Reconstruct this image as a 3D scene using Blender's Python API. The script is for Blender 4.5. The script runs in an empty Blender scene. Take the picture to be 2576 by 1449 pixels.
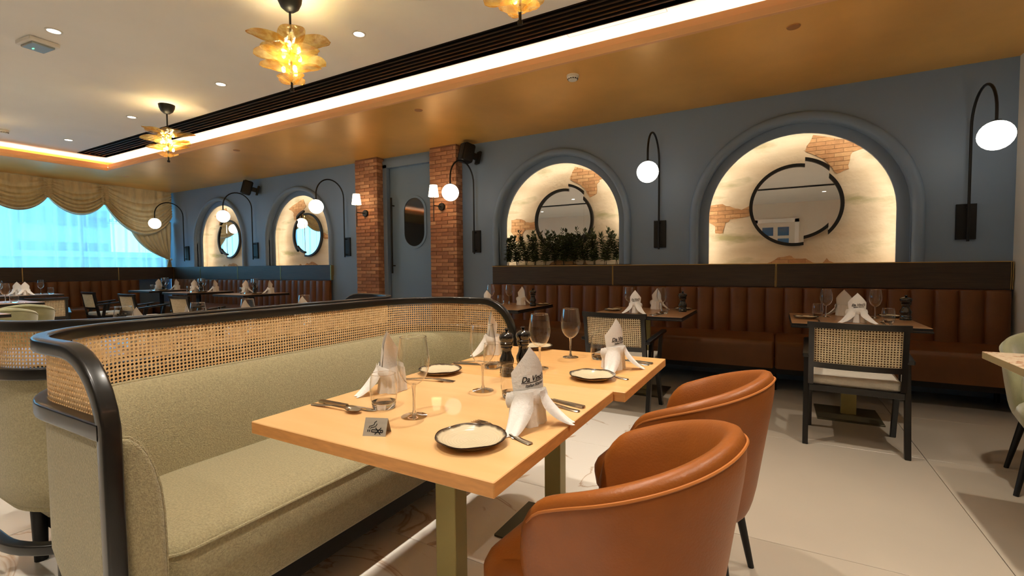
import bpy, bmesh, math, random
from math import sin, cos, pi, radians, sqrt, atan2
from mathutils import Vector, Matrix
random.seed(7)
S = bpy.context.scene
COL = S.collection

# ------------------------------------------------------------------ camera, light, exposure
cam = bpy.data.cameras.new('camera'); camo = bpy.data.objects.new('camera', cam); COL.objects.link(camo)
cam.sensor_width = 36; cam.lens = 36 * 1188.7 / 2576; cam.clip_start = 0.02; cam.clip_end = 400
YAW, PIT, ROL = radians(29.29), radians(2.43), radians(-0.44)
fw = Vector((-sin(YAW) * cos(PIT), cos(YAW) * cos(PIT), -sin(PIT)))
rt = Vector((cos(YAW), sin(YAW), 0)); up = rt.cross(fw)
rt2 = rt * cos(ROL) + up * sin(ROL); up2 = -rt * sin(ROL) + up * cos(ROL)
camo.matrix_world = Matrix(((rt2.x, up2.x, -fw.x, 0), (rt2.y, up2.y, -fw.y, 0), (rt2.z, up2.z, -fw.z, 1.17), (0, 0, 0, 1)))
S.camera = camo
S.view_settings.view_transform = 'Standard'; S.view_settings.look = 'None'
S.view_settings.gamma = 1; S.view_settings.use_curve_mapping = False
S.view_settings.exposure = 0.62
S.cycles.max_bounces = 10; S.cycles.transparent_max_bounces = 24; S.cycles.use_denoising = True
S.cycles.diffuse_bounces = 5; S.cycles.glossy_bounces = 5; S.cycles.transmission_bounces = 8
S.cycles.sample_clamp_indirect = 4.0; S.cycles.blur_glossy = 0.5
W = bpy.data.worlds.new('sky'); S.world = W; W.use_nodes = True
W.node_tree.nodes['Background'].inputs[0].default_value = (0.32, 0.76, 1.0, 1)
W.node_tree.nodes['Background'].inputs[1].default_value = 3.8

WARM = (1.0, 0.90, 0.76)
def lamp(name, kind, loc, energy, color, **kw):
    l = bpy.data.lights.new(name, kind); l.energy = energy; l.color = color
    o = bpy.data.objects.new(name, l); COL.objects.link(o); o.location = loc
    for k, v in kw.items():
        if k == 'rot': o.rotation_euler = v
        else: setattr(l, k, v)
    return o
# daylight entering through the window opening (just outside the glass)
wd_ = lamp('window_daylight', 'AREA', (-12.25, 1.95, 1.95), 1, (1, 1, 1), rot=(0, radians(-90), 0), shape='RECTANGLE', size=1.7, size_y=7.2)
wd_.data.cycles.is_portal = True

# ------------------------------------------------------------------ materials
def rgb(r, g, b):
    f = lambda c: (c / 255 / 12.92) if c / 255 <= 0.04045 else ((c / 255 + 0.055) / 1.055) ** 2.4
    return (f(r), f(g), f(b), 1)
MATS = {}
def mat(name, color, rough=0.5, metal=0.0, var=0.0, scale=8.0, bump=0.0, bscale=None, stretch=(1, 1, 1), coat=0.0,
        color2=None, kind='noise', sheen=0.0, spec=0.5, emit=0.0, detail=4):
    if name in MATS: return MATS[name]
    m = bpy.data.materials.new(name); m.use_nodes = True; nt = m.node_tree; N = nt.nodes; L = nt.links
    b = N['Principled BSDF']; b.inputs['Base Color'].default_value = color; b.inputs['Roughness'].default_value = rough
    b.inputs['Metallic'].default_value = metal; b.inputs['Coat Weight'].default_value = coat
    b.inputs['Specular IOR Level'].default_value = spec
    if sheen: b.inputs['Sheen Weight'].default_value = sheen
    if emit: b.inputs['Emission Color'].default_value = color; b.inputs['Emission Strength'].default_value = emit
    if var or bump or color2:
        tc = N.new('ShaderNodeTexCoord'); mp = N.new('ShaderNodeMapping'); mp.inputs['Scale'].default_value = stretch
        L.new(tc.outputs['Object'], mp.inputs['Vector'])
        if kind == 'voronoi':
            n = N.new('ShaderNodeTexVoronoi'); n.inputs['Scale'].default_value = scale; fac = n.outputs['Distance']
        else:
            n = N.new('ShaderNodeTexNoise'); n.inputs['Scale'].default_value = scale; n.inputs['Detail'].default_value = detail; fac = n.outputs['Fac']
        L.new(mp.outputs[0], n.inputs['Vector'])
        if var or color2:
            r = N.new('ShaderNodeValToRGB'); c = color[:3]
            lo = tuple(x * (1 - var) for x in c); hi = tuple(min(1, x * (1 + var)) for x in c)
            if color2: hi = color2[:3]; lo = c
            r.color_ramp.elements[0].position = 0.3; r.color_ramp.elements[1].position = 0.7
            r.color_ramp.elements[0].color = (*lo, 1); r.color_ramp.elements[1].color = (*hi, 1)
            L.new(fac, r.inputs['Fac']); L.new(r.outputs[0], b.inputs['Base Color'])
        if bump:
            n2 = N.new('ShaderNodeTexNoise'); n2.inputs['Scale'].default_value = bscale or scale; n2.inputs['Detail'].default_value = 3
            L.new(mp.outputs[0], n2.inputs['Vector'])
            bp = N.new('ShaderNodeBump'); bp.inputs['Strength'].default_value = bump; bp.inputs['Distance'].default_value = 0.01
            L.new(n2.outputs['Fac'], bp.inputs['Height']); L.new(bp.outputs[0], b.inputs['Normal'])
    MATS[name] = m; return m

def mix_transparent(name, tint, gloss_rough=0.02, base=0.06, ior=1.45, trans=(1, 1, 1, 1)):
    """thin clear sheet: lets light straight through, reflects by Fresnel"""
    m = bpy.data.materials.new(name); m.use_nodes = True; nt = m.node_tree; N = nt.nodes; L = nt.links
    for n in list(N):
        if n.type != 'OUTPUT_MATERIAL': N.remove(n)
    out = [n for n in N if n.type == 'OUTPUT_MATERIAL'][0]
    t = N.new('ShaderNodeBsdfTransparent'); t.inputs[0].default_value = trans
    g = N.new('ShaderNodeBsdfGlossy'); g.inputs['Roughness'].default_value = gloss_rough; g.inputs[0].default_value = tint
    fr = N.new('ShaderNodeLayerWeight'); fr.inputs[0].default_value = .5
    pw = N.new('ShaderNodeMath'); pw.operation = 'POWER'; pw.inputs[1].default_value = 2.7; L.new(fr.outputs['Facing'], pw.inputs[0])
    ml = N.new('ShaderNodeMath'); ml.operation = 'MULTIPLY'; ml.inputs[1].default_value = 1.3; L.new(pw.outputs[0], ml.inputs[0])
    ad = N.new('ShaderNodeMath'); ad.operation = 'ADD'; ad.inputs[1].default_value = base; ad.use_clamp = True
    mx = N.new('ShaderNodeMixShader'); L.new(ml.outputs[0], ad.inputs[0]); L.new(ad.outputs[0], mx.inputs[0])
    L.new(t.outputs[0], mx.inputs[1]); L.new(g.outputs[0], mx.inputs[2]); L.new(mx.outputs[0], out.inputs[0])
    MATS[name] = m; return m

def emitter(name, color, strength):
    m = bpy.data.materials.new(name); m.use_nodes = True; N = m.node_tree.nodes
    b = N['Principled BSDF']; b.inputs['Base Color'].default_value = (*color, 1)
    b.inputs['Emission Color'].default_value = (*color, 1); b.inputs['Emission Strength'].default_value = strength
    MATS[name] = m; return m

m_blue = mat('blue_paint', rgb(114, 134, 160), 0.5, var=0.04, scale=1.5, bump=0.05, bscale=60)
m_white = mat('white_ceiling_paint', rgb(238, 238, 236), 0.7, var=0.02, scale=2)
m_cream = mat('cream_wall_paint', rgb(222, 218, 208), 0.7, var=0.03, scale=2)
m_bronze = mat('satin_bronze_paint', rgb(236, 180, 92), 0.36, metal=0.3, var=0.08, scale=1.6, bump=0.03, bscale=30)
m_fascia = mat('satin_bronze_lip', rgb(240, 184, 128), 0.5)
m_black = mat('black_metal', rgb(14, 14, 15), 0.5, spec=0.35)
m_blackw = mat('black_stained_wood', rgb(15, 13, 12), 0.30, var=0.25, scale=6, stretch=(1, 1, 8), coat=0.15)
m_wenge = mat('dark_wood_panel', rgb(52, 38, 26), 0.45, var=0.35, scale=5, stretch=(1, 1, 14), bump=0.08, bscale=30)
m_vent = mat('matt_black_vent', rgb(7, 7, 8), 0.8, spec=0.1)
m_brass = mat('brass_strip', rgb(190, 160, 104), 0.3, metal=0.9)
m_brassleg = mat('brushed_brass_leg', rgb(150, 136, 84), 0.42, metal=0.55, var=0.1, scale=3)
m_leath = mat('dark_brown_leather', rgb(104, 62, 28), 0.42, var=0.15, scale=5, bump=0.12, bscale=120, spec=0.4)
m_tan = mat('tan_leather', rgb(143, 79, 25), 0.40, var=0.12, scale=7, bump=0.1, bscale=160, spec=0.4)
m_tanpipe = mat('tan_leather_piping', rgb(176, 106, 48), 0.4)
m_green = mat('sage_fabric', rgb(164, 154, 118), 0.9, var=0.20, scale=170, bump=0.5, bscale=260, sheen=0.3)
m_green2 = mat('pale_sage_velvet', rgb(150, 150, 112), 0.8, var=0.1, scale=12, bump=0.2, bscale=200, sheen=0.6)
m_cane = mat('woven_cane', rgb(214, 174, 122), 0.55, var=0.2, scale=60, color2=rgb(234, 200, 152))
m_cane2 = mat('pale_woven_cane', rgb(216, 196, 158), 0.6, var=0.15, scale=60)
m_beech = mat('light_beech_wood', rgb(224, 174, 114), 0.38, color2=rgb(232, 188, 132), scale=2.2, stretch=(1, 6, 1), coat=0.15, detail=6)
m_beech2 = mat('light_beech_wood_second', rgb(222, 166, 98), 0.36, color2=rgb(230, 180, 116), scale=3.0, stretch=(1, 9, 1), coat=0.15, detail=6)
m_edge = mat('beech_edge', rgb(214, 152, 86), 0.45, var=0.12, scale=9, stretch=(2, 2, 10))
m_walnut = mat('walnut_veneer', rgb(140, 98, 60), 0.35, color2=rgb(184, 140, 94), scale=4, stretch=(1, 5, 1), coat=0.2, detail=6)
m_cush = mat('off_white_linen', rgb(206, 198, 182), 0.9, var=0.05, scale=60, bump=0.2, bscale=200)
m_linen = mat('white_napkin_cloth', rgb(250, 247, 242), 0.85, var=0.02, scale=20, bump=0.15, bscale=120, sheen=0.2)
m_ink = mat('black_print', rgb(22, 16, 14), 0.7)
m_steel = mat('polished_steel', rgb(205, 195, 180), 0.18, metal=1.0)
m_steelb = mat('brushed_steel', rgb(190, 182, 168), 0.4, metal=0.55, var=0.08, scale=4, stretch=(1, 60, 1))
m_mill = mat('black_lacquer', rgb(16, 12, 10), 0.16, coat=0.6)
m_drape = mat('olive_gold_drape', rgb(222, 204, 162), 0.5, var=0.10, scale=5, stretch=(1, 4, 1), bump=0.1, bscale=90, sheen=0.4)
m_mirror = mat('mirror_glass', (0.92, 0.92, 0.92, 1), 0.01, metal=1.0)
m_mirror_edge = mat('mirror_bevel', (0.8, 0.8, 0.8, 1), 0.06, metal=1.0)
m_glass = mix_transparent('clear_thin_glass', (1, 1, 1, 1), 0.02, 0.045, 1.45, (0.975, 0.97, 0.955, 1))
m_glassb = mat('solid_glass', (1, 1, 1, 1), 0.0); m_glassb.node_tree.nodes['Principled BSDF'].inputs['Transmission Weight'].default_value = 1.0
m_pane = mix_transparent('window_pane', (1, 1, 1, 1), 0.0, 0.02, 1.3, (0.92, 0.97, 1, 1))
m_dkpane = mat('dark_porthole_glass', rgb(28, 26, 24), 0.05, coat=1.0)
m_globe = emitter('opal_globe', (1.0, 0.95, 0.80), 3.0)
m_shade = emitter('lit_lampshade', (1.0, 0.78, 0.48), 5.0)
m_dl = emitter('downlight_disc', (1.0, 0.90, 0.72), 9.0)
m_led = emitter('led_strip', (1.0, 0.85, 0.60), 21.0)
m_cove = emitter('cove_led_strip', (1.0, 0.88, 0.74), 17.0)
m_bulb = emitter('filament_bulb', (1.0, 0.86, 0.55), 24.0)
m_gled = emitter('green_led', (0.1, 1.0, 0.3), 3.0)
m_plastic = mat('white_plastic', rgb(226, 224, 216), 0.4)
m_greyp = mat('grey_lens', rgb(150, 160, 158), 0.25)
m_leaf = mat('dark_green_leaf', rgb(62, 72, 36), 0.5, var=0.4, scale=30)
m_leaf2 = mat('stem_green', rgb(60, 52, 30), 0.6)
m_terr = mat('speckled_terrazzo', rgb(222, 200, 168), 0.35, color2=rgb(176, 116, 74), scale=46, kind='noise')
MATS['speckled_terrazzo'].node_tree.nodes['Color Ramp'].color_ramp.elements[0].position = 0.55
MATS['speckled_terrazzo'].node_tree.nodes['Color Ramp'].color_ramp.elements[1].position = 0.62
m_tile = mat('beige_porcelain_tile', rgb(170, 159, 143), 0.32, var=0.05, scale=1.3, detail=8)
m_grout = mat('grout', rgb(150, 136, 118), 0.9)
m_door = mat('blue_door_paint', rgb(108, 134, 164), 0.45)
m_greybld = mat('far_concrete', rgb(150, 170, 190), 0.9)
m_farwin = mat('far_window', rgb(60, 90, 120), 0.3)
BR = [mat('brick_%s' % n, rgb(*c), 0.85, var=0.2, scale=9, bump=0.5, bscale=28) for n, c in
      (('clay', (172, 124, 92)), ('rust', (158, 108, 78)), ('pale', (184, 138, 104)), ('brown', (150, 104, 78)))]
m_mortar = mat('brick_mortar', rgb(132, 92, 68), 0.95)

PBR = [mat('patch_brick_%d' % i, rgb(*c), 0.9, var=0.12, scale=20, bump=0.3, bscale=60) for i, c in enumerate(((192, 148, 106), (182, 136, 96), (198, 156, 114)))]
def marble():
    m = bpy.data.materials.new('white_veined_marble'); m.use_nodes = True; nt = m.node_tree; N = nt.nodes; L = nt.links
    b = N['Principled BSDF']; b.inputs['Roughness'].default_value = 0.16
    tc = N.new('ShaderNodeTexCoord'); n = N.new('ShaderNodeTexNoise'); n.inputs['Scale'].default_value = 1.6; n.inputs['Detail'].default_value = 6
    L.new(tc.outputs['Object'], n.inputs['Vector'])
    n.inputs['Distortion'].default_value = 1.2
    sb = N.new('ShaderNodeMath'); sb.operation = 'SUBTRACT'; sb.inputs[1].default_value = .5; L.new(n.outputs['Fac'], sb.inputs[0])
    w = N.new('ShaderNodeMath'); w.operation = 'ABSOLUTE'; L.new(sb.outputs[0], w.inputs[0])
    r = N.new('ShaderNodeValToRGB'); e = r.color_ramp.elements
    e[0].position = 0.0; e[0].color = rgb(198, 172, 146); e[1].position = 0.013; e[1].color = rgb(240, 234, 224)
    L.new(w.outputs[0], r.inputs['Fac']); L.new(r.outputs[0], b.inputs['Base Color'])
    return m
m_marble = marble()

def plaster():
    m = bpy.data.materials.new('aged_cream_plaster'); m.use_nodes = True; nt = m.node_tree; N = nt.nodes; L = nt.links
    b = N['Principled BSDF']; b.inputs['Roughness'].default_value = 0.9
    tc = N.new('ShaderNodeTexCoord'); mp = N.new('ShaderNodeMapping'); mp.inputs['Scale'].default_value = (1.2, 1, 4.0)
    L.new(tc.outputs['Object'], mp.inputs[0])
    n = N.new('ShaderNodeTexNoise'); n.inputs['Scale'].default_value = 1.6; n.inputs['Detail'].default_value = 7; L.new(mp.outputs[0], n.inputs['Vector'])
    r = N.new('ShaderNodeValToRGB'); e = r.color_ramp.elements
    e[0].position = 0.26; e[0].color = rgb(176, 166, 128); e[1].position = 0.42; e[1].color = rgb(222, 206, 184)
    x = e.new(0.75); x.color = rgb(206, 184, 156)
    L.new(n.outputs['Fac'], r.inputs['Fac']); L.new(r.outputs[0], b.inputs['Base Color'])
    n2 = N.new('ShaderNodeTexNoise'); n2.inputs['Scale'].default_value = 24; n2.inputs['Detail'].default_value = 5; L.new(tc.outputs['Object'], n2.inputs['Vector'])
    bp = N.new('ShaderNodeBump'); bp.inputs['Strength'].default_value = 0.28; bp.inputs['Distance'].default_value = 0.02
    L.new(n2.outputs['Fac'], bp.inputs['Height']); L.new(bp.outputs[0], b.inputs['Normal'])
    return m
m_plaster = plaster()

def plate_mat():
    m = bpy.data.materials.new('cream_stoneware_dark_rim'); m.use_nodes = True; nt = m.node_tree; N = nt.nodes; L = nt.links
    b = N['Principled BSDF']; b.inputs['Roughness'].default_value = 0.15
    tc = N.new('ShaderNodeTexCoord'); ln = N.new('ShaderNodeVectorMath'); ln.operation = 'MULTIPLY'; ln.inputs[1].default_value = (1, 1, 0)
    L.new(tc.outputs['Object'], ln.inputs[0]); le = N.new('ShaderNodeVectorMath'); le.operation = 'LENGTH'; L.new(ln.outputs[0], le.inputs[0])
    n = N.new('ShaderNodeTexNoise'); n.inputs['Scale'].default_value = 38; L.new(tc.outputs['Object'], n.inputs['Vector'])
    ma = N.new('ShaderNodeMath'); ma.operation = 'MULTIPLY_ADD'; ma.inputs[1].default_value = 0.012; L.new(n.outputs['Fac'], ma.inputs[0]); L.new(le.outputs['Value'], ma.inputs[2])
    r = N.new('ShaderNodeValToRGB'); e = r.color_ramp.elements; r.color_ramp.interpolation = 'LINEAR'
    e[0].position = 0.0835; e[0].color = rgb(212, 196, 164); e[1].position = 0.0865; e[1].color = rgb(48, 32, 26)
    L.new(ma.outputs[0], r.inputs['Fac']); L.new(r.outputs[0], b.inputs['Base Color'])
    w = N.new('ShaderNodeMath'); w.operation = 'SINE'; mu = N.new('ShaderNodeMath'); mu.operation = 'MULTIPLY'; mu.inputs[1].default_value = 900
    L.new(le.outputs['Value'], mu.inputs[0]); L.new(mu.outputs[0], w.inputs[0])
    bp = N.new('ShaderNodeBump'); bp.inputs['Strength'].default_value = 0.25; bp.inputs['Distance'].default_value = 0.001
    L.new(w.outputs[0], bp.inputs['Height']); L.new(bp.outputs[0], b.inputs['Normal'])
    return m
m_plate = plate_mat()

def translucent(name, col, tcol, t_fac, trans_fac, rough=0.9):
    m = bpy.data.materials.new(name); m.use_nodes = True; nt = m.node_tree; N = nt.nodes; L = nt.links
    for n in list(N):
        if n.type != 'OUTPUT_MATERIAL': N.remove(n)
    out = [n for n in N if n.type == 'OUTPUT_MATERIAL'][0]
    d = N.new('ShaderNodeBsdfDiffuse'); d.inputs[0].default_value = col
    tl = N.new('ShaderNodeBsdfTranslucent'); tl.inputs[0].default_value = tcol
    tr = N.new('ShaderNodeBsdfTransparent'); tr.inputs[0].default_value = tcol
    a = N.new('ShaderNodeMixShader'); a.inputs[0].default_value = t_fac
    L.new(d.outputs[0], a.inputs[1]); L.new(tl.outputs[0], a.inputs[2])
    b = N.new('ShaderNodeMixShader'); b.inputs[0].default_value = trans_fac
    L.new(a.outputs[0], b.inputs[1]); L.new(tr.outputs[0], b.inputs[2]); L.new(b.outputs[0], out.inputs[0])
    MATS[name] = m; return m
m_sheer = translucent('white_sheer_voile', (0.75, 0.86, 0.95, 1), (0.80, 0.92, 1, 1), 0.72, 0.3)
_nt = m_sheer.node_tree; _mx = [n for n in _nt.nodes if n.type == 'MIX_SHADER'][1]
_lw = _nt.nodes.new('ShaderNodeLayerWeight'); _lw.inputs[0].default_value = .5
_mr = _nt.nodes.new('ShaderNodeMapRange'); _mr.inputs[3].default_value = .40; _mr.inputs[4].default_value = .04; _mr.inputs[1].default_value = .05; _mr.inputs[2].default_value = .85
_nt.links.new(_lw.outputs['Facing'], _mr.inputs[0]); _nt.links.new(_mr.outputs[0], _mx.inputs[0])

def amber():
    m = bpy.data.materials.new('amber_art_glass'); m.use_nodes = True; nt = m.node_tree; N = nt.nodes; L = nt.links
    for n in list(N):
        if n.type != 'OUTPUT_MATERIAL': N.remove(n)
    out = [n for n in N if n.type == 'OUTPUT_MATERIAL'][0]
    tc = N.new('ShaderNodeTexCoord'); no = N.new('ShaderNodeTexNoise'); no.inputs['Scale'].default_value = 22; no.inputs['Detail'].default_value = 5
    L.new(tc.outputs['Object'], no.inputs['Vector'])
    r = N.new('ShaderNodeValToRGB'); r.color_ramp.elements[0].color = (0.66, 0.38, 0.06, 1); r.color_ramp.elements[1].color = (0.98, 0.80, 0.36, 1)
    r.color_ramp.elements[0].position = 0.35; r.color_ramp.elements[1].position = 0.65
    L.new(no.outputs['Fac'], r.inputs[0])
    tr = N.new('ShaderNodeBsdfTransparent'); L.new(r.outputs[0], tr.inputs[0])
    tl = N.new('ShaderNodeBsdfTranslucent'); L.new(r.outputs[0], tl.inputs[0])
    gl = N.new('ShaderNodeBsdfGlossy'); gl.inputs['Roughness'].default_value = 0.12
    bp = N.new('ShaderNodeBump'); bp.inputs['Strength'].default_value = 0.6; bp.inputs['Distance'].default_value = 0.01
    L.new(no.outputs['Fac'], bp.inputs['Height']); L.new(bp.outputs[0], gl.inputs['Normal']); L.new(bp.outputs[0], tl.inputs['Normal'])
    a = N.new('ShaderNodeMixShader'); a.inputs[0].default_value = 0.22; L.new(tr.outputs[0], a.inputs[1]); L.new(tl.outputs[0], a.inputs[2])
    b = N.new('ShaderNodeMixShader'); b.inputs[0].default_value = 0.18; L.new(a.outputs[0], b.inputs[1]); L.new(gl.outputs[0], b.inputs[2])
    L.new(b.outputs[0], out.inputs[0]); return m
m_amber = amber()

# ------------------------------------------------------------------ mesh helpers
class MB:
    def __init__(s): s.v = []; s.f = []
    def add(s, vs, fs):
        n = len(s.v); s.v += [tuple(p) for p in vs]; s.f += [tuple(i + n for i in f) for f in fs]; return s
    def box(s, x0, x1, y0, y1, z0, z1, bev=0.0, seg=2):
        if bev <= 0:
            return s.add([(x0, y0, z0), (x1, y0, z0), (x1, y1, z0), (x0, y1, z0), (x0, y0, z1), (x1, y0, z1), (x1, y1, z1), (x0, y1, z1)],
                         [(0, 3, 2, 1), (4, 5, 6, 7), (0, 1, 5, 4), (1, 2, 6, 5), (2, 3, 7, 6), (3, 0, 4, 7)])
        bm = bmesh.new(); bmesh.ops.create_cube(bm, size=1)
        for v in bm.verts: v.co = Vector(((x0 + x1) / 2 + v.co.x * (x1 - x0), (y0 + y1) / 2 + v.co.y * (y1 - y0), (z0 + z1) / 2 + v.co.z * (z1 - z0)))
        bmesh.ops.bevel(bm, geom=list(bm.edges), offset=bev, segments=seg, profile=0.5, affect='EDGES')
        s.bm(bm); return s
    def bm(s, bm, M=None):
        bm.verts.ensure_lookup_table(); n = len(s.v)
        for v in bm.verts: s.v.append(tuple((M @ v.co) if M else v.co))
        for f in bm.faces: s.f.append(tuple(n + v.index for v in f.verts))
        bm.free(); return s
    def lathe(s, prof, seg=24, c=(0, 0, 0), axis='z'):
        n = len(prof); vs = []; fs = []
        for i in range(seg):
            a = 2 * pi * i / seg
            for r, z in prof: vs.append((c[0] + r * cos(a), c[1] + r * sin(a), c[2] + z))
        for i in range(seg):
            j = (i + 1) % seg
            for k in range(n - 1):
                fs.append((i * n + k, j * n + k, j * n + k + 1, i * n + k + 1))
        return s.add(vs, fs)
    def tube(s, pts, r, seg=8, cap=True):
        pts = [Vector(p) for p in pts]; n = len(pts); rs = r if isinstance(r, (list, tuple)) else [r] * n
        t = (pts[1] - pts[0]).normalized(); u = t.orthogonal().normalized(); vs = []
        for i, p in enumerate(pts):
            tt = ((pts[min(i + 1, n - 1)] - pts[max(i - 1, 0)])).normalized()
            u = (u - tt * u.dot(tt)).normalized(); w = tt.cross(u)
            for k in range(seg):
                a = 2 * pi * k / seg; vs.append(p + (u * cos(a) + w * sin(a)) * rs[i])
        fs = [(i * seg + k, i * seg + (k + 1) % seg, (i + 1) * seg + (k + 1) % seg, (i + 1) * seg + k) for i in range(n - 1) for k in range(seg)]
        if cap: fs += [tuple(range(seg))[::-1], tuple((n - 1) * seg + k for k in range(seg))]
        return s.add(vs, fs)
    def prism(s, poly, d0, d1, plane='xz'):
        """polygon extruded: plane 'xz' -> along y from d0 to d1; 'xy' -> along z; 'yz' -> along x"""
        n = len(poly)
        f = {'xz': lambda p, d: (p[0], d, p[1]), 'xy': lambda p, d: (p[0], p[1], d), 'yz': lambda p, d: (d, p[0], p[1])}[plane]
        vs = [f(p, d0) for p in poly] + [f(p, d1) for p in poly]
        fs = [tuple(range(n)), tuple(range(2 * n - 1, n - 1, -1))] + [(i, n + i, n + (i + 1) % n, (i + 1) % n) for i in range(n)]
        return s.add(vs, fs)
    def ring(s, inner, outer, d0, d1, plane='xz', closed=False):
        n = len(inner)
        f = {'xz': lambda p, d: (p[0], d, p[1]), 'xy': lambda p, d: (p[0], p[1], d), 'yz': lambda p, d: (d, p[0], p[1])}[plane]
        vs = [f(p, d) for d in (d0, d1) for p in inner] + [f(p, d) for d in (d0, d1) for p in outer]
        fs = []
        for i in range(n if closed else n - 1):
            j = (i + 1) % n
            a, b, c, d = i, j, 2 * n + j, 2 * n + i
            fs += [(a, b, c, d), (n + a, 3 * n + i, 3 * n + j, n + b), (i, n + i, n + j, j), (2 * n + i, 2 * n + j, 3 * n + j, 3 * n + i)]
        if not closed:
            fs += [(0, 2 * n, 3 * n, n), (n - 1, 2 * n - 1, 4 * n - 1, 3 * n - 1)]
        return s.add(vs, fs)
    def grid(s, fn, nu, nv, closed_u=False):
        vs = [fn(i / nu, j / nv) for i in range(nu + (0 if closed_u else 1)) for j in range(nv + 1)]
        R = nv + 1; m = nu if closed_u else nu + 1
        fs = [(i * R + j, ((i + 1) % m) * R + j, ((i + 1) % m) * R + j + 1, i * R + j + 1) for i in range(nu) for j in range(nv)]
        return s.add(vs, fs)
    def sphere(s, c, r, seg=20, rings=12, sc=(1, 1, 1)):
        return s.lathe([(max(1e-4, r * sc[0] * sin(pi * k / rings)), -r * sc[2] * cos(pi * k / rings)) for k in range(rings + 1)], seg, c)
    def cyl(s, c, r, h, seg=24, r2=None):
        r2 = r if r2 is None else r2
        return s.lathe([(1e-4, 0), (r, 0), (r2, h), (1e-4, h)], seg, c)
    def xf(s, M):
        s.v = [tuple(M @ Vector(p)) for p in s.v]; return s
    def mesh(s, name, m, smooth=False, recalc=True):
        me = bpy.data.meshes.new(name); me.from_pydata(s.v, [], s.f)
        if recalc:
            bm = bmesh.new(); bm.from_mesh(me); bmesh.ops.recalc_face_normals(bm, faces=bm.faces); bm.to_mesh(me); bm.free()
        me.materials.append(m)
        if smooth:
            me.polygons.foreach_set('use_smooth', [True] * len(me.polygons))
            me.set_sharp_from_angle(angle=radians(38 if smooth is True else smooth))
        me.update(); return me
def link(name, data, parent=None):
    o = bpy.data.objects.new(name, data); COL.objects.link(o)
    if parent is not None: o.parent = parent
    return o
def part(name, mb, m, parent=None, smooth=False, label=None, loc=None):
    o = link(name, mb.mesh(name, m, smooth), parent)
    if label: o['label'] = label
    if loc: o.location = loc
    return o
def tag(o, label, cat, group=None, kind=None):
    if label: o['label'] = label
    if cat: o['category'] = cat
    if group: o['group'] = group
    if kind: o['kind'] = kind
    return o
def thing(name, label, cat, loc=(0, 0, 0), rotz=0.0, group=None):
    o = link(name, None); o.location = loc; o.rotation_euler = (0, 0, rotz); o.empty_display_size = 0.1
    return tag(o, label, cat, group)
def struct(name, mb, m, parent=None, smooth=False):
    o = part(name, mb, m, parent, smooth)
    if parent is None: o['kind'] = 'structure'
    return o
def structe(name):
    o = link(name, None); o['kind'] = 'structure'; return o
KIDS = {}
def dup(root, loc, rotz=0.0, label=None, group=None, scale=None):
    r = root.copy(); COL.objects.link(r); r.location = loc; r.rotation_euler = (0, 0, rotz)
    if label: r['label'] = label
    if group: r['group'] = group
    if scale: r.scale = scale
    if root.name not in KIDS: KIDS[root.name] = [(c, list(c.children)) for c in root.children]
    for ch, gs in KIDS[root.name]:
        c = ch.copy(); COL.objects.link(c); c.parent = r
        for g in gs:
            d = g.copy(); COL.objects.link(d); d.parent = c
    return r
class Proto:
    """first placement moves the original, the later ones copy it"""
    def __init__(s, root): s.root = root; s.used = False
    def place(s, loc, rotz, label, group=None, scale=None):
        if not s.used:
            s.used = True; r = s.root; KIDS[r.name] = [(c, list(c.children)) for c in r.children]
            r.location = loc; r.rotation_euler = (0, 0, rotz); r['label'] = label
            if group: r['group'] = group
            if scale: r.scale = scale
            return r
        return dup(s.root, loc, rotz, label, group, scale)
def arc(cx, cz, r, a0, a1, n):
    return [(cx + r * cos(a0 + (a1 - a0) * i / n), cz + r * sin(a0 + (a1 - a0) * i / n)) for i in range(n + 1)]

# ------------------------------------------------------------------ room shell
ZC, ZU, YW = 2.91, 3.10, 5.60
XL, XR = -12.0, 4.0          # window wall plane, right wall plane
YB = -5.2
COFY, COFX = 3.80, -10.15
fl = struct('floor', MB().box(XL - .3, XR + .2, YB - .1, 6.2, -.12, -.012), m_grout)
MX0, MX1, MY0, MY1 = -4.3, -0.27, -0.6, 3.66   # marble inlay
TS = 1.2
def tile_run(x0, x1, y0, y1, m, name, sx, sy):
    nx = max(1, round((x1 - x0) / sx)); ny = max(1, round((y1 - y0) / sy)); dx = (x1 - x0) / nx; dy = (y1 - y0) / ny
    me = MB().box(.0015, dx - .0015, .0015, dy - .0015, -.012, 0, 0.001, 1).mesh(name, m)
    for i in range(nx):
        for j in range(ny):
            o = link(name, me, fl); o.location = (x0 + i * dx, y0 + j * dy, 0)
tile_run(MX0, MX1, MY0, MY1, m_marble, 'marble_slab', 1.34, 0.71)
tile_run(XL - .2, MX0, YB, 5.6, m_tile, 'tile', 1.28, 1.2)
tile_run(MX1, XR, YB, MY0, m_tile, 'tile', 1.2, 1.2)
tile_run(MX1, XR, MY0, MY1, m_tile, 'tile', 1.2, 1.42)
tile_run(MX1, XR, MY1, 5.6, m_tile, 'tile', 1.2, .97)
tile_run(MX0, MX1, MY1, 5.6, m_tile, 'tile', 1.34, .97)
tile_run(MX0, MX1, YB, MY0, m_tile, 'tile', 1.34, 1.13)

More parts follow.
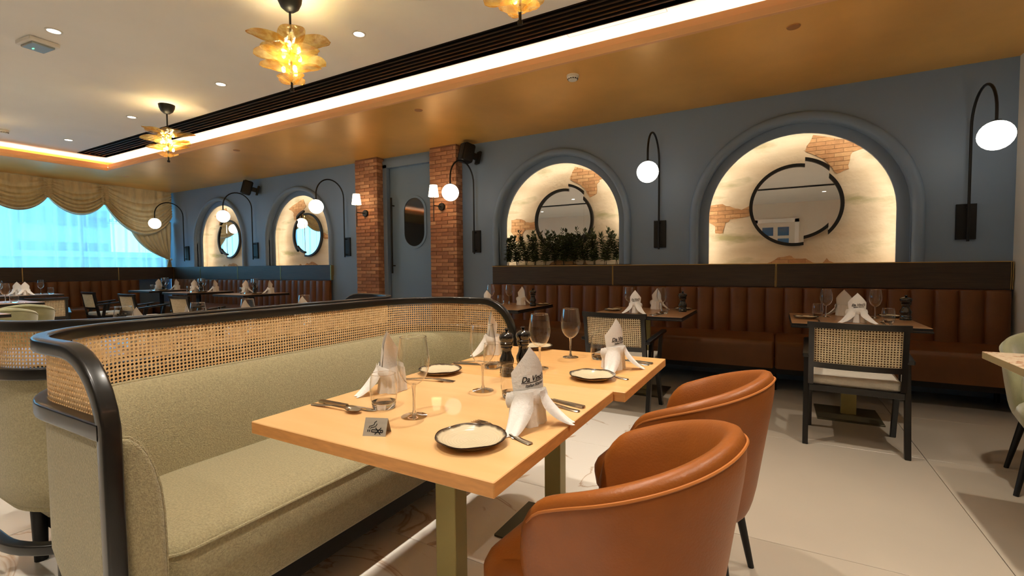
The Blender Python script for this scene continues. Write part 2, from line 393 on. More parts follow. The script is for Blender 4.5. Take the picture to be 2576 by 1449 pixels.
# ceiling: bronze perimeter with a cove, raised white centre
cy = structe('ceiling')
CX1, CY1 = 2.8, -5.7
low = MB()
PK = 0.30                     # cove pocket depth behind the lip
low.box(XL - .3, XR + .2, COFY, 6.2, ZC, ZC + .035)
low.box(XL - .3, XR + .2, COFY + PK, 6.2, ZC + .035, ZC + .34)
low.box(XL - .3, COFX, CY1, COFY, ZC, ZC + .035); low.box(XL - .3, COFX - PK, CY1 - PK, COFY + PK, ZC + .035, ZC + .34)
low.box(CX1, XR + .2, CY1, COFY, ZC, ZC + .035); low.box(CX1 + PK, XR + .2, CY1 - PK, COFY + PK, ZC + .035, ZC + .34)
low.box(XL - .3, XR + .2, YB - .1, CY1, ZC, ZC + .035); low.box(XL - .3, XR + .2, YB - .1, CY1 - PK, ZC + .035, ZC + .34)
part('bronze_perimeter', low, m_bronze, cy)
lip = MB()
lip.box(COFX, CX1, COFY - .02, COFY + .02, ZC - .005, ZC + .045, .004); lip.box(COFX, CX1, COFY, COFY + .03, ZC + .045, ZC + .105, .004)
lip.box(COFX - .02, COFX + .02, CY1, COFY, ZC - .005, ZC + .045, .004); lip.box(COFX - .03, COFX, CY1, COFY, ZC + .045, ZC + .105, .004)
lip.box(CX1 - .02, CX1 + .02, CY1, COFY, ZC - .005, ZC + .045); lip.box(CX1, CX1 + .03, CY1, COFY, ZC + .045, ZC + .105)
lip.box(COFX, CX1, CY1 - .02, CY1 + .02, ZC - .005, ZC + .045); lip.box(COFX, CX1, CY1 - .03, CY1, ZC + .045, ZC + .105)
part('cove_lip', lip, m_fascia, cy)
led = MB(); led.box(COFX - .1, CX1 + .1, COFY + .08, COFY + .10, ZC + .06, ZC + .075)
led.box(COFX - .10, COFX - .08, CY1 - .1, COFY + .1, ZC + .06, ZC + .075)
led.box(CX1 + .08, CX1 + .10, CY1 - .1, COFY + .1, ZC + .06, ZC + .075)
led.box(COFX - .1, CX1 + .1, CY1 - .10, CY1 - .08, ZC + .06, ZC + .075)
part('cove_light_strip', led, m_cove, cy)
VY0, VY1, VX0 = 3.34, 3.70, -9.95
upc = MB(); U0, U1 = ZU, ZU + .15
upc.box(COFX - PK, CX1 + PK, -1.9, VY0, U0, U1); upc.box(COFX - PK, CX1 + PK, CY1 - PK, -2.2, U0, U1); upc.box(COFX - PK, VX0, -2.2, -1.9, U0, U1); upc.box(COFX - PK, CX1 + PK, VY1, COFY + PK, U0, U1)
upc.box(COFX - PK, VX0, VY0, VY1, U0, U1)
part('raised_panel', upc, m_white, cy)
vent2 = thing('ceiling_air_vent', 'second black slatted air vent, seen only as a dark line in the mirrors', 'vent', (0, 0, 0))
part('vent_housing', MB().box(VX0, CX1 + .2, -2.21, -1.89, U0 + .06, U1 + .05), m_black, vent2)
for i in range(4):
    part('slat', MB().box(VX0, CX1 + .2, -2.15 + .06 * i, -2.13 + .06 * i, ZU - .005, ZU + .045), m_black, vent2)
hat = MB(); 
for x0, x1, y0, y1 in ((-1.55, -.75, 3.775, 3.779), (-1.55, -1.546, 3.71, 3.779), (-.754, -.75, 3.71, 3.779)):
    hat.box(x0, x1, y0, y1, ZU - .001, ZU + .002)
part('access_hatch_joint', hat, m_greyp, cy)
vent = thing('ceiling_air_vent', 'long black slatted linear air vent running along the raised white ceiling', 'vent', (0, 0, 0))
part('vent_housing', MB().box(VX0, CX1 + .2, VY0, VY1, U0 + .06, U1 + .05).box(VX0, CX1 + .2, VY0 - .012, VY0, U0 - .006, U0 + .06).box(VX0, CX1 + .2, VY1, VY1 + .012, U0 - .006, U0 + .06).box(VX0 - .012, VX0, VY0 - .012, VY1 + .012, U0 - .006, U0 + .06), m_vent, vent)
sl = MB().box(VX0, CX1 + .2, -.012, .012, -.014, .045, .003, 1).mesh('slat', mat('vent_slat', rgb(12, 12, 13), .6, spec=.2))
for i in range(5):
    o = link('slat', sl, vent); o.location = (0, VY0 + .06 * (i + 1), ZU + .015)

# far (blue) wall with arched niches
#            cx      r_in  r_out  zb    flip
NICHES = [(0.153, .82, 1.01, 1.195, False), (-2.47, .79, .955, 1.205, False), (-7.58, .77, .925, 1.235, True), (-10.08, .77, .925, 1.245, True)]
ZT = 2.512
wf = structe('wall_far')
mb = MB()
cuts = [(-12.05, -8.83, 3), (-8.83, -5.45, 2), (-4.40, -1.25, 1), (-1.25, 1.78, 0)]
DX0, DX1, DZ = -5.45, -4.40, 2.80
for a, b, k in cuts:
    cx, ri, ro, zb, _ = NICHES[k]; rm = ri + (ro - ri) * .52; zs = ZT - ri
    n = 28
    # wall around the arch, as strips from the arch curve up to the ceiling
    pts = [(cx - rm, zb)] + [(cx + rm * cos(pi - pi * i / n), zs + rm * sin(pi - pi * i / n)) for i in range(n + 1)] + [(cx + rm, zb)]
    mb.box(a, b, YW, YW + .07, -.02, zb)
    mb.box(a, cx - rm, YW, YW + .07, zb, ZC + .3); mb.box(cx + rm, b, YW, YW + .07, zb, ZC + .3)
    for i in range(1, len(pts) - 2):
        p, q = pts[i], pts[i + 1]
        mb.add([(p[0], YW, p[1]), (q[0], YW, q[1]), (q[0], YW, ZC + .3), (p[0], YW, ZC + .3), (p[0], YW + .07, p[1]), (q[0], YW + .07, q[1]), (q[0], YW + .07, ZC + .3), (p[0], YW + .07, ZC + .3)],
               [(0, 1, 2, 3), (7, 6, 5, 4), (0, 4, 5, 1)])
mb.box(DX0, DX1, YW, YW + .07, DZ, ZC + .3)
mb.box(-6.66, -5.93, YW - .012, YW, 0, 1.07); mb.box(-3.93, -3.42, YW - .012, YW, 0, 1.03)
part('painted_panelling', mb, m_blue, wf)
part('rear_lining', MB().box(XL - .3, 1.9, 5.98, 6.06, -.02, ZC + .3).box(1.78, 1.9, YW, 6.0, -.02, ZC + .3), m_blue, wf)

def clip(poly, x0, x1, z0, z1):
    def cut(pl, inside, inter):
        out = []
        for i in range(len(pl)):
            a, b = pl[i - 1], pl[i]
            if inside(b):
                if not inside(a): out.append(inter(a, b))
                out.append(b)
            elif inside(a): out.append(inter(a, b))
        return out
    fx = lambda X: (lambda a, b: (X, a[1] + (b[1] - a[1]) * (X - a[0]) / (b[0] - a[0])))
    fz = lambda Z: (lambda a, b: (a[0] + (b[0] - a[0]) * (Z - a[1]) / (b[1] - a[1]), Z))
    for ins, it in ((lambda p: p[0] >= x0, fx(x0)), (lambda p: p[0] <= x1, fx(x1)), (lambda p: p[1] >= z0, fz(z0)), (lambda p: p[1] <= z1, fz(z1))):
        if len(poly) < 3: return []
        poly = cut(poly, ins, it)
    return poly
# brick patches, niche-local: x from arch centre, z absolute-ish (from the design of the largest niche)
PATCH = [
    [(.10, 2.42), (.16, 2.52), (.50, 2.42), (.62, 2.35), (.50, 2.31), (.47, 2.26), (.46, 2.14), (.36, 2.10), (.31, 2.18), (.24, 2.27), (.08, 2.36)],
    [(-.84, 1.86), (-.70, 1.87), (-.60, 1.82), (-.50, 1.80), (-.42, 1.84), (-.34, 1.77), (-.44, 1.71), (-.62, 1.70), (-.68, 1.62), (-.70, 1.54), (-.77, 1.54), (-.78, 1.62), (-.84, 1.68)],
    [(-.26, 1.18), (-.18, 1.24), (-.05, 1.28), (.02, 1.25), (.10, 1.25), (.20, 1.18)],
    [(.24, 1.18), (.30, 1.24), (.36, 1.18)],
]
YN = 5.85
def mirror_piece(t, x0, x1, R, dz, y, m, name, fl):
    """vertical slice of a disc |x|<R between x0..x1, shifted up by dz; black rim follows the disc's edge"""
    n = 26; xs = [x0 + (x1 - x0) * i / n for i in range(n + 1)]
    # denser near the disc ends
    xs = [x0 + (x1 - x0) * (0.5 - 0.5 * cos(pi * i / n)) for i in range(n + 1)]
    h = lambda x, r: sqrt(max(0, r * r - x * x))
    top = [(x, dz + h(x, R)) for x in xs]; bot = [(x, dz - h(x, R)) for x in xs]
    s = -1 if fl else 1
    poly = [(s * p[0], p[1]) for p in top + bot[::-1]]
    g = part(name, MB().prism(poly, y, y + .012), m, t)
    Ro = R + .028
    xo0 = x0 if x0 > -R + .001 else -Ro; xo1 = x1 if x1 < R - .001 else Ro
    xo = [xo0 + (xo1 - xo0) * (0.5 - 0.5 * cos(pi * i / n)) for i in range(n + 1)]
    fr = MB()
    if xo0 == -Ro or xo1 == Ro:
        if xo0 == -Ro: # left cap: arc from top cut round to bottom cut
            a1 = math.acos(max(-1, min(1, xo1 / Ro))); ai = math.acos(max(-1, min(1, x1 / R)))
            inn = arc(0, dz, R - .004, ai, 2 * pi - ai, 40); out = arc(0, dz, Ro, a1, 2 * pi - a1, 40)
        else:
            a1 = math.acos(max(-1, min(1, xo0 / Ro))); ai = math.acos(max(-1, min(1, x0 / R)))
            inn = arc(0, dz, R - .004, -ai, ai, 24); out = arc(0, dz, Ro, -a1, a1, 24)
        fr.ring([(s * p[0], p[1]) for p in inn], [(s * p[0], p[1]) for p in out], y - .022, y + .02)
    else:
        for q in (1, -1):
            inn = [(s * x, dz + q * h(x, R - .004)) for x in xo]; out = [(s * x, dz + q * h(x, Ro)) for x in xo]
            part('frame', MB().ring(inn, out, y - .022, y + .02), m_black, t)
        return
    part('frame', fr, m_black, t)
NL = ['largest arch, nearest the cream end wall', 'arch filled with leafy plants', 'arch beside the brick pillars', 'arch nearest the draped window']
for k, (cx, ri, ro, zb, flip) in enumerate(NICHES):
    rm = ri + (ro - ri) * .52; zs = ZT - ri; n = 40
    tr = structe('trim_%d' % (k + 1)); tr.location = (cx, 0, 0)
    def U(r): return [(-r, zb)] + arc(0, zs, r, pi, 0, n) + [(r, zb)]
    om = MB(); pr_ = [(0, .02), (0, -.030), (.10, -.046), (.25, -.055), (.5, -.058), (.75, -.055), (.90, -.046), (1, -.030), (1, .0)]
    Us = [U(rm + (ro - rm) * q_) for q_, _ in pr_]; nU = len(Us[0]); nP = len(pr_)
    om.add([(Us[b_][a_][0], YW + pr_[b_][1], Us[b_][a_][1]) for a_ in range(nU) for b_ in range(nP)], [(a_ * nP + b_, (a_ + 1) * nP + b_, (a_ + 1) * nP + b_ + 1, a_ * nP + b_ + 1) for a_ in range(nU - 1) for b_ in range(nP - 1)])
    part('outer_moulding', om, m_blue, tr, True)
    part('inner_reveal', MB().ring(U(ri), U(rm + .01), YW + .06, YW + .085), m_blue, tr, True)
    bk = ri + .16
    nb = MB().box(-bk, bk, YN, YN + .03, zb - .02, ZT + .22)
    part('plaster_back', nb, m_plaster, tr)
    part('niche_sides', MB().box(-bk - .02, -bk, YW + .07, YN + .02, zb, ZT + .2).box(bk, bk + .02, YW + .07, YN + .02, zb, ZT + .2).box(-bk, bk, YW + .07, YN + .02, ZT + .2, ZT + .22).box(-bk, bk, YW, YN + .02, zb - .03, zb), m_plaster, tr)
    ls = MB().ring(U(ri + .030), U(ri + .040), YW + .086, YW + .096)
    part('led_strip', ls, m_led, tr)
    sx = -1 if flip else 1; sc = ri / .82
    for P in PATCH:
        poly = [(sx * p[0] * sc, zb + (p[1] - 1.195) * sc) for p in P]
        if sx < 0: poly = poly[::-1]
        # soften/raggedise the outline
        rag = []
        for i in range(len(poly)):
            a, b = poly[i], poly[(i + 1) % len(poly)]
            for t in (0, .33, .66):
                rag.append((a[0] + (b[0] - a[0]) * t + random.uniform(-.008, .008), max(zb, a[1] + (b[1] - a[1]) * t + random.uniform(-.008, .008))))
        part('mortar_patch', MB().prism(rag, YN - .002, YN + .002), mat('patch_mortar', rgb(156, 120, 88), .95), tr)
        z0 = zb - .002; r_ = 0
        zmin = min(p[1] for p in rag); zmax = max(p[1] for p in rag); xmin = min(p[0] for p in rag); xmax = max(p[0] for p in rag)
        BH, BW = .043, .155
        r_ = int((zmin - z0) / BH)
        while z0 + r_ * BH < zmax:
            x = -1.6 + (r_ % 2) * BW / 2
            while x < xmax:
                if x + BW > xmin:
                    c = clip(rag, x + .0025, x + BW - .0025, z0 + r_ * BH + .0025, z0 + (r_ + 1) * BH - .0025)
                    if len(c) >= 3:
                        ar = abs(sum(c[i - 1][0] * c[i][1] - c[i][0] * c[i - 1][1] for i in range(len(c)))) / 2
                        if ar > .0004:
                            part('brick', MB().prism(c, YN - .006 - random.random() * .003, YN), random.choice(PBR), tr)
                x += BW
            r_ += 1
    mr = thing('round_mirror', 'round black mirror in three shifted slices, ' + NL[k], 'mirror', (cx + (-.0 if k == 0 else 0), YN, zb + .61 * sc))
    R = .40 * sc
    s0 = .21 * R; s1 = .74 * R
    mirror_piece(mr, -R, s0, R, 0, -.045, m_mirror, 'mirror_glass', flip)
    mirror_piece(mr, s0, s1, R, .16 * R, -.051, m_mirror, 'mirror_glass', flip)
    mirror_piece(mr, s1, R, R, -.01, -.045, m_mirror, 'mirror_glass', flip)
    part('mount', MB().box(-.2, .2, -.035, 0, -.2, .2), m_black, mr)

# door between the brick pillars
d = struct('door_1', MB().box(DX0 + .09, DX1 - .04, YW + .035, YW + .075, 0, DZ - .05, .004), m_door)
cxo, czo = -4.865, 1.885
def stadium(hw, hh, n=16):
    return [(cxo + p[0], czo + p[1]) for p in arc(0, hh - hw, hw, 0, pi, n) + arc(0, -(hh - hw), hw, pi, 2 * pi, n)]
part('porthole_ring', MB().ring(stadium(.20, .37), stadium(.235, .405), YW + .018, YW + .036, closed=True), m_door, d, True)
part('porthole_glass', MB().prism(stadium(.205, .375), YW + .028, YW + .034), m_dkpane, d)
part('pull_handle', MB().tube([(-5.28, YW - .03, 1.10), (-5.28, YW - .03, 2.28)], .015).tube([(-5.28, YW - .03, 1.22), (-5.28, YW + .036, 1.22)], .01).tube([(-5.28, YW - .03, 2.16), (-5.28, YW + .036, 2.16)], .01), m_black, d, True)
struct('trim_5', MB().box(DX0, DX0 + .08, YW - .03, YW + .07, 0, DZ).box(DX1 - .04, DX1, YW - .03, YW + .07, 0, DZ).box(DX0, DX1, YW - .03, YW + .07, DZ - .05, DZ + .06), m_blue)
part('dark_backing', MB().box(DX0, DX1, YW + .075, YW + .09, 0, DZ), m_black, wf)

# brick pillars
BH = .0545
for ci, (x0, x1) in enumerate(((-5.93, -5.45), (-4.41, -3.94))):
    pr = structe('trim_%d' % (6 + ci)); pr.location = (x0, 5.45, 0)
    part('mortar_core', MB().box(.004, x1 - x0 - .004, .004, .16, 0, ZC), m_mortar, pr)
    Wd = x1 - x0; L = .205
    cache = {}
    def brick(xa, xb, ya, yb, z):
        key = (round(xb - xa, 3), round(yb - ya, 3), random.randrange(4))
        if key not in cache:
            b = MB().box(0, xb - xa, 0, yb - ya, 0, BH - .007, .004, 1)
            b.v = [(p[0] + random.uniform(-.002, .002), p[1] + random.uniform(-.003, .003), p[2] + random.uniform(-.002, .002)) for p in b.v]
            cache[key] = b.mesh('brick', BR[key[2]])
        o = link('brick', cache[key], pr); o.location = (xa, ya + random.uniform(-.003, .003), z)
    for r in range(int(ZC / BH)):
        z = r * BH + .003
        if r % 2 == 0: cuts_ = [0, .21, .42, Wd]
        else: cuts_ = [0, .105, .315, Wd]
        for i in range(len(cuts_) - 1):
            a, b = cuts_[i], cuts_[i + 1]
            if b - a < .03: continue
            last = i == len(cuts_) - 2
            brick(a + (.0035 if i else 0), b - (.0 if last else .0035), -.004, .105 if (last and r % 2) else .05, z)
        if r % 2: brick(Wd - .05, Wd + .0, .112, .15, z)
        else: brick(Wd - .05, Wd + .0, .057, .15, z)

# other walls
wl = structe('wall_window_side')
WY0, WY1, WZ0, WZ1 = -1.6, 5.5, 1.12, 2.75
part('plaster_wall', MB().box(XL - .3, XL - .1, YB, WY0, 0, ZC + .3).box(XL - .3, XL - .1, WY1, 5.62, 0, ZC + .3).box(XL - .3, XL - .1, WY0, WY1, 0, WZ0).box(XL - .3, XL - .1, WY0, WY1, WZ1, ZC + .3), m_blue, wl)
w1 = structe('window_1')
part('window_frame', MB().box(XL - .22, XL - .18, WY0, WY1, WZ0, WZ0 + .05).box(XL - .22, XL - .18, WY0, WY1, WZ1 - .05, WZ1), m_greyp, w1)
mu = MB().box(XL - .22, XL - .18, -.025, .025, WZ0, WZ1).mesh('mullion', m_greyp)
pn = MB().box(XL - .205, XL - .2, .02, (WY1 - WY0) / 5 - .02, WZ0 + .04, WZ1 - .04).mesh('pane', m_pane)
for i in range(6):
    o = link('mullion', mu, w1); o.location = (0, WY0 + (WY1 - WY0) * i / 5, 0)
    if i < 5: o = link('pane', pn, w1); o.location = (0, WY0 + (WY1 - WY0) * i / 5, 0)
struct('wall_right', MB().box(1.75, 1.95, 4.7, YW + .1, 0, ZC).box(1.75, XR + .2, 4.7, 4.9, 0, ZC).box(XR, XR + .2, YB, 4.8, 0, ZC + .05), m_cream)
wb = structe('wall_back')
part('plaster_wall', MB().box(XL - .3, XR + .2, YB - .15, YB, 0, ZC + .4), m_cream, wb)
part('black_cabinet_niche', MB().box(-3.4, -1.9, YB, YB + .25, 0, 2.35), m_black, wb)
d2 = struct('door_2', MB().box(-.55, .45, YB + .0, YB + .05, 0, 2.5, .004), m_cream)
part('door_casing', MB().box(-.66, -.55, YB, YB + .07, 0, 2.6).box(.45, .56, YB, YB + .07, 0, 2.6).box(-.66, .56, YB, YB + .07, 2.5, 2.62), m_white, d2)
pm = MB().box(0, .30, YB + .045, YB + .056, 0, .26).mesh('pane', mat('blue_tinted_pane', rgb(60, 104, 150), 0.1))
for i in range(2):
    for j in range(3):
        o = link('pane', pm, d2); o.location = (-.42 + .42 * i, 0, 1.4 + .35 * j)

# ------------------------------------------------------------------ dark wood panels above the benches
def panel_run(name, xs, z0, z1, y0, along='x', xoff=0.0):
    t = structe(name)
    for i in range(len(xs) - 1):
        a, b = xs[i] + .008, xs[i + 1] - .008
        mbp = MB()
        if along == 'x': mbp.box(a, b, y0, YW + .001, z0, z1 - .008, .002, 1)
        else: mbp.box(XL - .02, xoff, a, b, z0, z1 - .008, .002, 1)
        part('wood_panel', mbp, m_wenge, t)
    for x in xs[1:-1] + xs[-1:]:
        mbs = MB()
        if along == 'x': mbs.box(x - .008, x - .003, y0 - .003, YW, z0, z1 - .006).box(x + .003, x + .008, y0 - .003, YW, z0, z1 - .006)
        else: mbs.box(XL, xoff + .003, x - .007, x + .007, z0, z1 - .006)
        part('brass_joint', mbs, m_brass, t)
    mbt = MB()
    if along == 'x': mbt.box(xs[0], xs[-1], y0 - .004, YW + .02, z1 - .008, z1)
    else: mbt.box(XL - .05, xoff + .004, xs[0], xs[-1], z1 - .008, z1)
    part('top_cap', mbt, m_brass if along == 'x' and xs[0] > -5 else m_wenge, t)
panel_run('trim_8', [-3.42, -1.72, -.01, 1.73], .955, 1.197, 5.54)
panel_run('trim_9', [-11.82, -10.72, -9.37, -8.02, -6.66], .985, 1.247, 5.54)
panel_run('trim_10', [-1.5, 0.2, 1.65, 3.1, 4.52, 5.54], .985, 1.247, 0, 'y', -11.80)

# ------------------------------------------------------------------ banquettes
def flute(w, z0, z1):
    """one upholstered channel, bulging forward (-y), rounded top"""
    def fn(u, v):
        a = pi * u; x = -w / 2 + w * u; prof = .018 + .040 * sin(a) ** .6
        t = v; z = z0 + (z1 - z0) * min(1, t / .9)
        if t > .9: q = (t - .9) / .1; z = z1 + .0 + .018 * sin(q * pi / 2); prof = prof * cos(q * pi / 2) + .0
        lean = -.0
        return (x * (1 if t < .9 else 1), -prof - .03 * (1 - min(1, t / .9)) * .6, z)
    return MB().grid(fn, 10, 14).mesh('channel', m_leath, 60)
def seat_cushion(L_, m, d0=4.92, d1=5.50):
    def prof():
        y0, y1 = 0, d1 - d0
        p = [(y1, .22), (y0 + .05, .22)]
        p += [(y0 + .045, .25), (y0 + .03, .34), (y0 + .015, .41)]
        p += [(y0 + .055 - .045 * cos(a), .425 + .05 * sin(a)) for a in (0.2, .6, 1.0, 1.3, pi / 2)]
        p += [(y0 + .2, .482), (y1, .492)]
        return p
    P = prof()
    def fn(u, v):
        k = v * (len(P) - 1); i = min(int(k), len(P) - 2); f = k - i
        y = P[i][0] + (P[i + 1][0] - P[i][0]) * f; z = P[i][1] + (P[i + 1][1] - P[i][1]) * f
        e = min(u, 1 - u) * L_; r = .02
        if e < r:
            q = 1 - e / r; s = 1 - .10 * q * q
            y = .3 + (y - .3) * s if y < .3 else y; z = .35 + (z - .35) * (1 - .12 * q * q)
        x = -L_ / 2 + L_ * (0.5 - 0.5 * cos(pi * u)) if False else -L_ / 2 + .002 + (L_ - .004) * u
        return (x, y, z)
    us = [0, .004, .009, .015, .03] + [i / 10 for i in range(1, 10)] + [.97, .985, .991, .996, 1]
    g = MB(); n = len(us) - 1
    return g.grid(lambda u, v: fn(us[int(round(u * n))], v), n, len(P) - 1).mesh('seat_cushion', m, 50)
def banquette(name, label, x0, x1, seams, zt, loc, rotz=0):
    """local frame: runs along +x, faces -y, seat front at y=-.68, back plane y=-.05"""
    t = thing(name, label, 'bench', loc, rotz)
    n = max(1, round((x1 - x0) / .165)); w = (x1 - x0) / n
    me = flute(w, .44, zt - .022)
    for i in range(n):
        o = link('channel', me, t); o.location = (x0 + w * (i + .5), -.075, 0)
    part('back_board', MB().box(x0, x1, -.09, -.055, .22, zt - .004), m_leath, t)
    cm = {}
    for a, b in zip(seams[:-1], seams[1:]):
        k = round(b - a, 3)
        if k not in cm: cm[k] = seat_cushion(b - a, m_leath)
        o = link('seat_cushion', cm[k], t); o.location = ((a + b) / 2, -.68, 0)
    part('plinth', MB().box(x0, x1, -.56, -.1, .16, .23), m_black, t)
    for i, x in enumerate(s for s in seams):
        for y in (-.52, -.14):
            part('leg', MB().cyl((min(max(x, x0 + .08), x1 - .08), y, 0), .02, .17, 10), m_black, t)
    return t
banquette('leather_banquette', 'brown leather channel-back banquette below the two large arches', -3.42, 1.72, [-3.42, -1.72, -.01, 1.72], .955, (0, YW, 0))
banquette('leather_banquette', 'brown leather channel-back banquette below the two far arches', -11.8, -6.66, [-11.8, -10.7, -9.35, -8.0, -6.66], .985, (0, YW, 0))
banquette('leather_banquette', 'brown leather channel-back banquette running below the draped window', -1.5, 4.86, [-1.5, .2, 1.75, 3.3, 4.86], .985, (-11.86, 0, 0), radians(90))

# ------------------------------------------------------------------ lamps
def make_arc_sconce():
    t = thing('globe_wall_lamp', '', 'lamp')
    part('wall_plate', MB().box(-.068, .068, -.022, 0, 1.39, 1.70, .003), m_black, t)
    pts = [(0, -.075, 1.37), (0, -.075, 2.34)]
    pts += [(0, -.345 + .27 * cos(a), 2.34 + .27 * sin(a)) for a in [pi * i / 16 for i in range(1, 17)]]
    pts += [(0, -.615, 2.25)]
    part('curved_arm', MB().tube(pts, .0105, 8).tube([(0, -.075, 1.42), (0, 0, 1.42)], .007).tube([(0, -.075, 1.67), (0, 0, 1.67)], .007), m_black, t, True)
    part('globe', MB().sphere((0, -.615, 2.15), .11), m_globe, t, True)
    part('globe_cap', MB().cyl((0, -.615, 2.245), .03, .02, 16), m_black, t, True)
    return Proto(t)
sc = make_arc_sconce()
for x, l in ((1.44, 'globe wall lamp on a black arched arm beside the cream end wall'), (-1.18, 'globe wall lamp on a black arched arm between the two large arches'),
             (-3.70, 'globe wall lamp on arched arm between the brick pillar and plant arch'), (-6.29, 'globe wall lamp on arched arm between brick pillar and far arches'),
             (-8.82, 'globe wall lamp on a black arched arm between the two far arches'), (-11.30, 'globe wall lamp on a black arched arm nearest the draped window')):
    sc.place((x, YW, 0), 0, l, 'globe wall lamps')
def make_brick_sconce():
    t = thing('shaded_wall_lamp', '', 'lamp')
    part('wall_plate', MB().lathe([(1e-4, -.03), (.05, -.028), (.055, -.02), (.055, 0), (1e-4, 0)], 24).xf(Matrix.Translation((0, 0, 2.05)) @ Matrix.Rotation(radians(-90), 4, 'X') @ Matrix.Scale(1, 4)), m_black, t, True)
    part('arm', MB().tube([(0, -.02, 2.05), (0, -.19, 2.05)], .007).tube([(0, -.19, 1.83), (0, -.19, 2.17)], .006), m_black, t, True)
    part('lamp_shade', MB().lathe([(.072, 2.17), (.052, 2.33), (.049, 2.33), (.069, 2.172), (.072, 2.17)], 28, (0, -.19, 0)).lathe([(1e-4, 2.325), (.051, 2.325)], 28, (0, -.19, 0)), m_shade, t, True)
    return Proto(t)
bs = make_brick_sconce()
bs.place((-5.70, 5.446, 0), 0, 'wall lamp with small glowing shade on the brick pillar far side of the door', 'shaded lamps on the brick pillars')
bs.place((-4.19, 5.446, 0), 0, 'wall lamp with small glowing shade on the brick pillar nearer the plant arch', 'shaded lamps on the brick pillars')

def petal(Lp, Wp, seed):
    rnd = random.Random(seed); ph = rnd.random() * 6
    def fn(u, v):
        s = u; w = max(.003, Wp * sqrt(max(0, 1 - (2 * (s * .97 + .03) - 1) ** 2)) ** .9)
        y = (v * 2 - 1) * w
        wob = .004 * sin(9 * s + ph) * cos(7 * v * 3 + ph)
        return (s * Lp, y, .45 * (y * y) / Wp + .05 * Lp * s * s + wob)
    return MB().grid(fn, 16, 10).mesh('glass_petal', m_amber, 60)
def make_chandelier():
    t = thing('petal_chandelier', '', 'chandelier')   # origin at the ceiling
    part('canopy', MB().lathe([(.005, -.105), (.03, -.10), (.06, -.075), (.078, -.035), (.083, 0), (.005, 0)], 28), m_black, t, True)
    part('rod', MB().tube([(0, 0, -.1), (0, 0, -.655)], .008).cyl((0, 0, -.66), .014, .02, 12), m_black, t, True)
    k = 0
    for L_, Wp, z, n, off, tilt in ((.285, .09, -.37, 5, 0.2, 6), (.26, .085, -.45, 5, .8, 5), (.21, .075, -.53, 4, .35, 5), (.105, .05, -.60, 4, 1.1, 16)):
        me = petal(L_, Wp, k); me2 = petal(L_ * .94, Wp, k + 9)
        for i in range(n):
            a = off + 2 * pi * i / n
            o = link('glass_petal', me if i % 2 else me2, t); o.location = (.012 * cos(a), .012 * sin(a), z)
            o.rotation_euler = (random.uniform(-.25, .25), -radians(tilt + random.uniform(-7, 9)), a)
            k += 1
    for z, r, n in ((-.38, .055, 3), (-.46, .06, 3), (-.54, .05, 3)):
        for i in range(n):
            a = 2 * pi * i / n + z * 9
            part('bulb', MB().sphere((r * cos(a), r * sin(a), z + .03), .014, 10, 8, (1, 1, 1.6)), m_bulb, t, True)
    return Proto(t)
ch = make_chandelier()
ch.place((-3.04, 2.23, ZU), 0.5, 'amber glass petal chandelier nearest on the white ceiling, fully in view', 'amber petal chandeliers')
ch.place((-6.24, 2.92, ZU), 2.1, 'amber glass petal chandelier hanging farther off beside the vent', 'amber petal chandeliers')
ch.place((-1.19, 2.23, ZU), 1.2, 'amber glass petal chandelier of which only the lowest petals show', 'amber petal chandeliers')
ch.place((-8.9, 1.75, ZU), 3.0, 'amber glass petal chandelier outside the view, casting a glow', 'amber petal chandeliers')
for i, p in enumerate(((-3.04, 2.23, 2.72), (-6.24, 2.92, 2.72), (-1.19, 2.23, 2.72), (-8.9, 1.75, 2.72))):
    lamp('chandelier_glow', 'POINT', p, 24, (1.0, .82, .46), shadow_soft_size=.012)

def make_downlight():
    t = thing('recessed_downlight', '', 'light')
    part('trim_ring', MB().ring([(.042 * cos(a), .042 * sin(a)) for a in [2 * pi * i / 32 for i in range(32)]], [(.056 * cos(a), .056 * sin(a)) for a in [2 * pi * i / 32 for i in range(32)]], -.006, .0, 'xy', True), m_plastic, t)
    part('lens', MB().cyl((0, 0, -.004), .043, .003, 32), m_dl, t)
    return Proto(t)
dl = make_downlight()
DLN = {(-3.02, 2.85): 'round white ceiling downlight nearest the big chandelier', (-5.06, 2.88): 'round white ceiling downlight between the two chandeliers',
       (-7.09, 2.92): 'round white ceiling downlight just past the farther chandelier', (-9.1, 2.95): 'round white ceiling downlight nearest the far corner of the raised ceiling',
       (-5.09, 1.59): 'round white ceiling downlight beside the emergency light'}
DLP = []
for x in (-9.1, -7.09, -5.06, -3.02, -.99, 1.04):
    for j, y in enumerate((2.9, 1.59, .3, -1.0, -3.2)):  # rearmost row is added, to brighten the room end seen in the mirrors
        yy = y if j else {-9.1: 2.95, -7.09: 2.92, -5.06: 2.88, -3.02: 2.85, -.99: 2.80, 1.04: 2.76}[x]
        xx = -5.09 if (x == -5.06 and j == 1) else x
        DLP.append((xx, yy))
